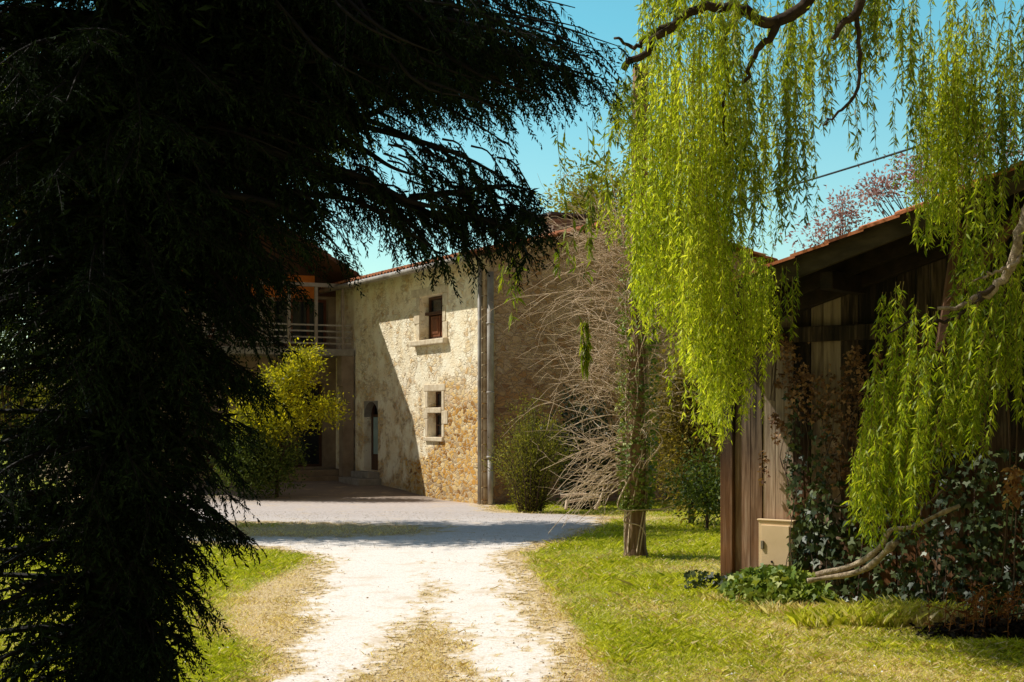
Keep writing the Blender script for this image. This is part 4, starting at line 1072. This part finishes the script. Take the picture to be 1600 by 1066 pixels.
def arc_twig(b0, d, L, r0, gen=0):
    s = np.linspace(0, 1, 8)[:, None]; bend = RS.normal(size=3) * .22 + np.array([0, 0, .10])
    if RS.rand() < .6: bend[2] -= .42
    pts = b0 + d * L * s + bend * L * s ** 2 + .012 * RS.normal(size=(8, 3)) * s
    tw.append((pts, r0, r0 * .35))
    if gen < 2:
        for _ in range(RS.randint(1, 4) if gen == 0 else RS.randint(0, 3)):
            i = RS.randint(2, 7); arc_twig(pts[i], nrm(d + .55 * RS.normal(size=3)), L * (.35 + .35 * RS.rand()), r0 * .6, gen + 1)


for k in range(290):
    z = .85 + 3.35 * RS.rand() ** .85; a = RS.vonmises(math.pi, .75)
    b0 = PB + np.array([.01 * z + math.cos(a) * .12, math.sin(a) * .12, z])
    d = nrm(np.array([math.cos(a), math.sin(a) * .8, .10 + .75 * RS.rand()]))
    L = (.40 + .75 * RS.rand()) * (1.0 if math.cos(a) < .2 else .62)
    arc_twig(b0, d, L, .0064)
for (pl) in ([(985, 745), (972, 770), (965, 790), (975, 798), (1000, 797), (1030, 796), (1055, 790)], [(985, 800), (975, 815), (1000, 822), (1010, 838)], [(1000, 680), (1020, 670), (1035, 690), (1015, 720)]):
    tw.append((curve([P(x, y, 17.9) for x, y in pl], 18), .012, .007))
for k in range(26):   # twigs hanging lower left
    z = .9 + .7 * RS.rand(); a = math.pi + .6 * RS.normal(); b0 = PB + np.array([math.cos(a) * .12, math.sin(a) * .12, z])
    arc_twig(b0, nrm(np.array([-1, .2 * RS.normal(), -.1 - .4 * RS.rand()])), .5 + .5 * RS.rand(), .008)
twig_obj('twigs', tw, M_dtwig, bush, 4)
# fallen rails and prunings in front of the dark shrub
lg = thing('log_pile', 'low pile of bare branches lying in front of the dark shrub', 'branches', (1.2, 25.6, -.05))
tw = [(curve([P(876, 775, 25.5), P(905, 772, 25.5), P(935, 774, 25.4)], 6), .035, .02), (curve([P(890, 784, 25.2), P(915, 779, 25.3), P(940, 776, 25.6)], 6), .03, .015), (curve([P(930, 796, 25.0), P(940, 775, 25.1), P(946, 745, 25.3)], 6), .03, .01), (curve([P(884, 796, 25.3), P(886, 782, 25.4)], 3), .03, .03)]
twig_obj('poles', tw, M_dtwig, lg, 6)
# cable
m = MB(); s = np.linspace(0, 1, 24)[:, None]; p0, p1 = P(955, 362, 33), P(1760, 120, 13); pts = p0 + (p1 - p0) * s - ZV(1) * .5 * s * (1 - s)
m.tube(pts, .014, 6); tag(m.build('overhead_cable', simple('black cable', (.03, .035, .04), (.02, .02, .02), 5, .5)), 'thin dark overhead cable crossing the sky above the barn roof', 'cable')

# ================================================================= AROUND THE BARN
def ivy_patch(name, label, n, sampler, mat, leaf, base, stems=0, cat='ivy', facing=BN):
    o = thing(name, label, cat, tuple(base)); pp = sampler(n)
    d = np.array([0, 0, -.8]) + .55 * RS.normal(size=(len(pp), 3)); ll = leaf * (.5 + .8 * RS.rand(len(pp)))
    ivy_obj('leaves', pp, d, ll * 1.1, mat, o, face=np.tile(np.asarray(facing, float) + np.array([0, 0, .6]), (len(pp), 1)))
    if stems:
        tw_ = []
        for _ in range(stems):
            q = pp[RS.randint(len(pp))]; b_ = np.array([q[0] + .1 * RS.normal(), q[1], max(.02, q[2] - (.55 if stems in (22, 5) else 9))]); b_[1] = q[1] - .02
            tw_.append((curve([b_, (b_ + q) / 2 + .05 * RS.normal(size=3), q], 7), .008, .004))
        twig_obj('stems', tw_, M_bark, o)
    return o


def on_wall(t_, z_, dep): return np.stack([bp(a_, d_, c_) for a_, c_, d_ in zip(t_, z_, dep)])


def s1(n):
    t_ = 1.14 + .27 * RS.normal(size=n); z_ = .62 + .30 * RS.normal(size=n); k_ = (t_ > .88) & (z_ > .0); t_, z_ = t_[k_], z_[k_]
    return on_wall(t_, z_, .05 + .16 * RS.rand(len(t_)))


ivy_patch('ivy', 'glossy dark ivy climbing the planks just right of the meter cabinet', 700, s1, M_ivy, .075, bp(1.1, .1, 0), 14)


def s2(n):
    t_ = 2.9 + .8 * RS.normal(size=n); z_ = .05 + 1.45 * RS.rand(n) ** 1.9; k_ = (t_ > 1.5) & (t_ < 5); t_, z_ = t_[k_], z_[k_]
    return on_wall(t_, z_, .06 + .30 * RS.rand(len(t_)) * (1.3 - z_ / 2))


ivy_patch('ivy', 'large dark ivy mass covering the barn foot behind the bare curved branch', 3000, s2, M_ivy, .066, bp(2.7, .2, 0), 26)


def s3(n):
    u_ = RS.normal(size=(n, 3)); u_ = nrm(u_) * RS.rand(n, 1) ** .33
    t_ = .95 + .62 * u_[:, 0]; d_ = .55 + .34 * u_[:, 1]; z_ = .04 + .34 * np.abs(u_[:, 2])
    return on_wall(t_, z_, d_)


ivy_patch('ivy', 'rounded sunlit ivy mound on the grass beneath the meter cabinet', 1500, s3, M_ivyl, .07, bp(.95, .5, 0), 0, facing=(-.3, -.5, .8))


def s4(n):
    t_ = np.clip(.1 + .3 * RS.normal(size=n), -.25, .8); z_ = .02 + .2 * RS.rand(n) ** 2 ; return on_wall(t_, z_, .05 + .25 * RS.rand(n))


ivy_patch('ivy', 'thin ivy creeping round the bottom of the barn corner post', 320, s4, M_ivy, .06, bp(.0, .1, 0), 4)


def s5(n):
    t_ = RS.uniform(.5, 2.7, n); z_ = 2.6 - 1.5 * RS.rand(n) ** 1.6; k_ = fbm(t_ * 3, z_ * 1.5, 44) > .47; return on_wall(t_[k_], z_[k_], .03 + .12 * RS.rand(k_.sum()))


ivy_patch('dry_creeper', 'withered brown creeper clinging to the planks under the barn eaves', 5200, s5, M_deadleaf, .042, bp(1.5, .1, 1.6), 22, 'creeper')


def s6(n):
    t_ = np.where(RS.rand(n) < .5, .85 + .05 * RS.normal(size=n), 1.15 + .08 * RS.normal(size=n)); z_ = .9 + 1.2 * RS.rand(n); return on_wall(t_, z_, .02 + .06 * RS.rand(n))


ivy_patch('ivy', 'thin straggling ivy strand halfway up the middle of the planks', 240, s6, M_ivy, .055, bp(1.0, .05, .9), 5)

# bare curved branch
br = thing('bare_branch', 'pale bare curved branch resting on the ivy at the barn foot', 'branch', tuple(P(1300, 905, 12.6)))
m = MB(); m.tube(curve([P(1262, 908, 12.7), P(1290, 903, 12.7), P(1325, 898, 12.6), P(1358, 886, 12.4), P(1384, 862, 12.2), P(1400, 846, 12.1)], 20), np.linspace(.020, .034, 20) * (1 + .12 * RS.normal(size=20)), 10); m.build('lower_stem', M_pale, br, smooth=True)
m = MB(); m.tube(curve([P(1275, 898, 12.75), P(1320, 888, 12.65), P(1352, 874, 12.5), P(1378, 852, 12.3), P(1392, 828, 12.2), P(1425, 824, 12.1), P(1462, 806, 12.0), P(1500, 790, 11.9)], 22), np.linspace(.018, .026, 22)[::-1] * (1 + .12 * RS.normal(size=22)), 10); m.build('upper_stem', M_pale, br, smooth=True)
m = MB(); m.tube(curve([P(1480, 760, 11.6), P(1440, 790, 11.8), P(1390, 765, 12.0), P(1330, 790, 12.2), P(1290, 788, 12.4)], 18), np.linspace(.012, .006, 18), 6); m.build('thin_stem', M_bark, br, smooth=True)

# weeds, dried ferns and a dark heap on the right
def tuft(name, label, cx, cy, rad, n, h, mat, dryf, cat='weeds', wd=.010):
    o = thing(name, label, cat, (cx, cy, float(gz(cx, cy))))
    a = RS.rand(n) * 6.28; r_ = rad * RS.rand(n) ** .6; xy = np.stack([cx + np.cos(a) * r_ * 1.25, cy + np.sin(a) * r_ * .7], -1)
    blades('blades', xy, h * (.45 + .75 * RS.rand(n)), np.full(n, wd) * (.5 + RS.rand(n)), np.clip(dryf + .3 * RS.normal(size=n), 0, 1), mat, o, .55); return o


for (x, y, D, rd, n, h, df, lb) in ((1330, 985, 12.0, .42, 900, .16, .12, 'long green grass tuft in front of the bare curved branch'),
                                    (1400, 960, 12.3, .40, 700, .18, .2, 'green weeds below the dark ivy mass'),
                                    (1250, 955, 12.9, .40, 500, .10, .85, 'dry straw tuft before the rounded ivy mound'),
                                    (1460, 960, 12.0, .32, 420, .15, .75, 'dry yellow grass tuft left of the dried ferns'),
                                    (1150, 950, 13.6, .30, 380, .09, .8, 'dry straw tuft before the barn corner post')):
    p_ = P(x, y, D); tuft('grass_tuft', lb, p_[0], D, rd, n, h, M_grass, df)
fr = thing('dried_fern', 'rust-brown dried fern clump at the right edge of the lawn', 'fern', tuple(P(1545, 955, 11.6)))
M_rust = leafmat('rust fern', ((.14, .05, .015), (.34, .13, .035), (.52, .26, .08)), .35, .2, .7, 2)
tw, FP, FD, FL = [], [], [], []
for k in range(46):
    b0 = P(1545 + 42 * RS.normal(), 962 + 6 * RS.normal(), 11.5 + .15 * RS.normal()); b0[2] = .03; a = RS.rand() * 6.28
    L = .18 + .24 * RS.rand(); pts = curve([b0, b0 + np.array([math.cos(a) * .06, math.sin(a) * .06, L * .8]), b0 + np.array([math.cos(a) * .22, math.sin(a) * .18, L])], 9); tw.append((pts, .005, .002))
    q = RS.rand(26); c_ = np.stack([np.interp(q, np.linspace(0, 1, 9), pts[:, i]) for i in range(3)], -1); FP.append(c_); FD.append(RS.normal(size=(26, 3)) * [1, 1, .5]); FL.append(.05 * (1.2 - q))
leaf_obj('fronds', np.vstack(FP), np.vstack(FD), np.concatenate(FL), .014, M_rust, fr, .1); twig_obj('stalks', tw, M_rust, fr)
for k, (lb, x, y) in enumerate((('dark heap of dead leaves in the grass at the far right edge', 1560, 985),)):
    hp_ = thing('leaf_heap', lb, 'leaf heap', tuple(P(x, y, 11.4) * np.array([1, 1, 0])))
    n = 2600; u_ = RS.normal(size=(n, 3)); cc_ = P(x, y, 11.4)
    pp = np.stack([cc_[0] + .26 * u_[:, 0], 11.5 + .12 * u_[:, 1], .015 + np.abs(u_[:, 2]) * .05 * np.exp(-(u_[:, 0] ** 2) / 3)], -1)
    leaf_obj('leaves', pp, RS.normal(size=(n, 3)) * [1, 1, .35], .07, .035, leafmat('rotten leaf', ((.006, .005, .004), (.014, .010, .007), (.035, .022, .012)), .05, .2, .7), hp_, .2)
    tw = [(curve([P(x - 75, 988, 11.35), P(x - 20, 968, 11.4), P(x + 60, 955, 11.5)], 8), .012, .007), (curve([P(x - 10, 985, 11.3), P(x + 20, 950, 11.5), P(x + 28, 800, 11.6)], 8), .012, .006), (curve([P(x, 975, 11.4), P(x + 35, 930, 11.5), P(x + 55, 900, 11.6)], 8), .010, .005)]
    twig_obj('sticks', tw, M_bark, hp_, 5)
# hanging dead tendril at the right edge
dt = thing('dead_vine', 'dry vine with tan curled leaves hanging in front of the barn at the right edge', 'vine', tuple(P(1580, 800, 11.3)))
tw = [(curve([P(1570, 560, 11.0), P(1578, 700, 11.1), P(1574, 800, 11.2), P(1566, 900, 11.4)], 12), .010, .008), (curve([P(1590, 640, 11.0), P(1586, 760, 11.1), P(1580, 830, 11.2)], 10), .007, .005)]
for q_ in tw: twig_obj('stem', [q_], M_bark, dt, 5)
n = 110; q = RS.rand(n); pp = np.stack([P(1585 + 6 * RS.normal(), 730 + 60 * a_, 11.05) for a_ in q])
leaf_obj('leaves', pp, RS.normal(size=(n, 3)) - np.array([0, 0, .6]), .06, .035, leafmat('tan curled leaf', ((.25, .12, .05), (.45, .25, .11), (.6, .4, .2)), .4, .2, .6), dt, .4)

# pale rag of stones in the grass on the right
for k, (x, y, s_, lb) in enumerate(((1046, 966, .055, 'small white stone lying in the grass right of the drive'),)):
    p_ = P(x, y, 12.5); z_ = float(gz(p_[0], 12.5)); m = MB()
    for j in range(1):
        c_ = np.array([p_[0] + .03 * RS.normal(), 12.5 + .03 * RS.normal(), z_ + .015]); rr_ = s_ * (.35 + .4 * RS.rand())
        m.tube([c_ - np.array([rr_, 0, 0]), c_ - np.array([rr_ * .5, 0, -.01]), c_ + np.array([rr_ * .5, .01, .012]), c_ + np.array([rr_, 0, 0])], [rr_ * .2, rr_ * .55, rr_ * .5, rr_ * .15], 7)
    tag(m.build('white_stone', simple('white stone', (.8, .77, .70), (.6, .55, .48), 12), smooth=True), lb, 'stone')

# clean helper properties
for o in list(bpy.data.objects):
    if '_base' in o: del o['_base']
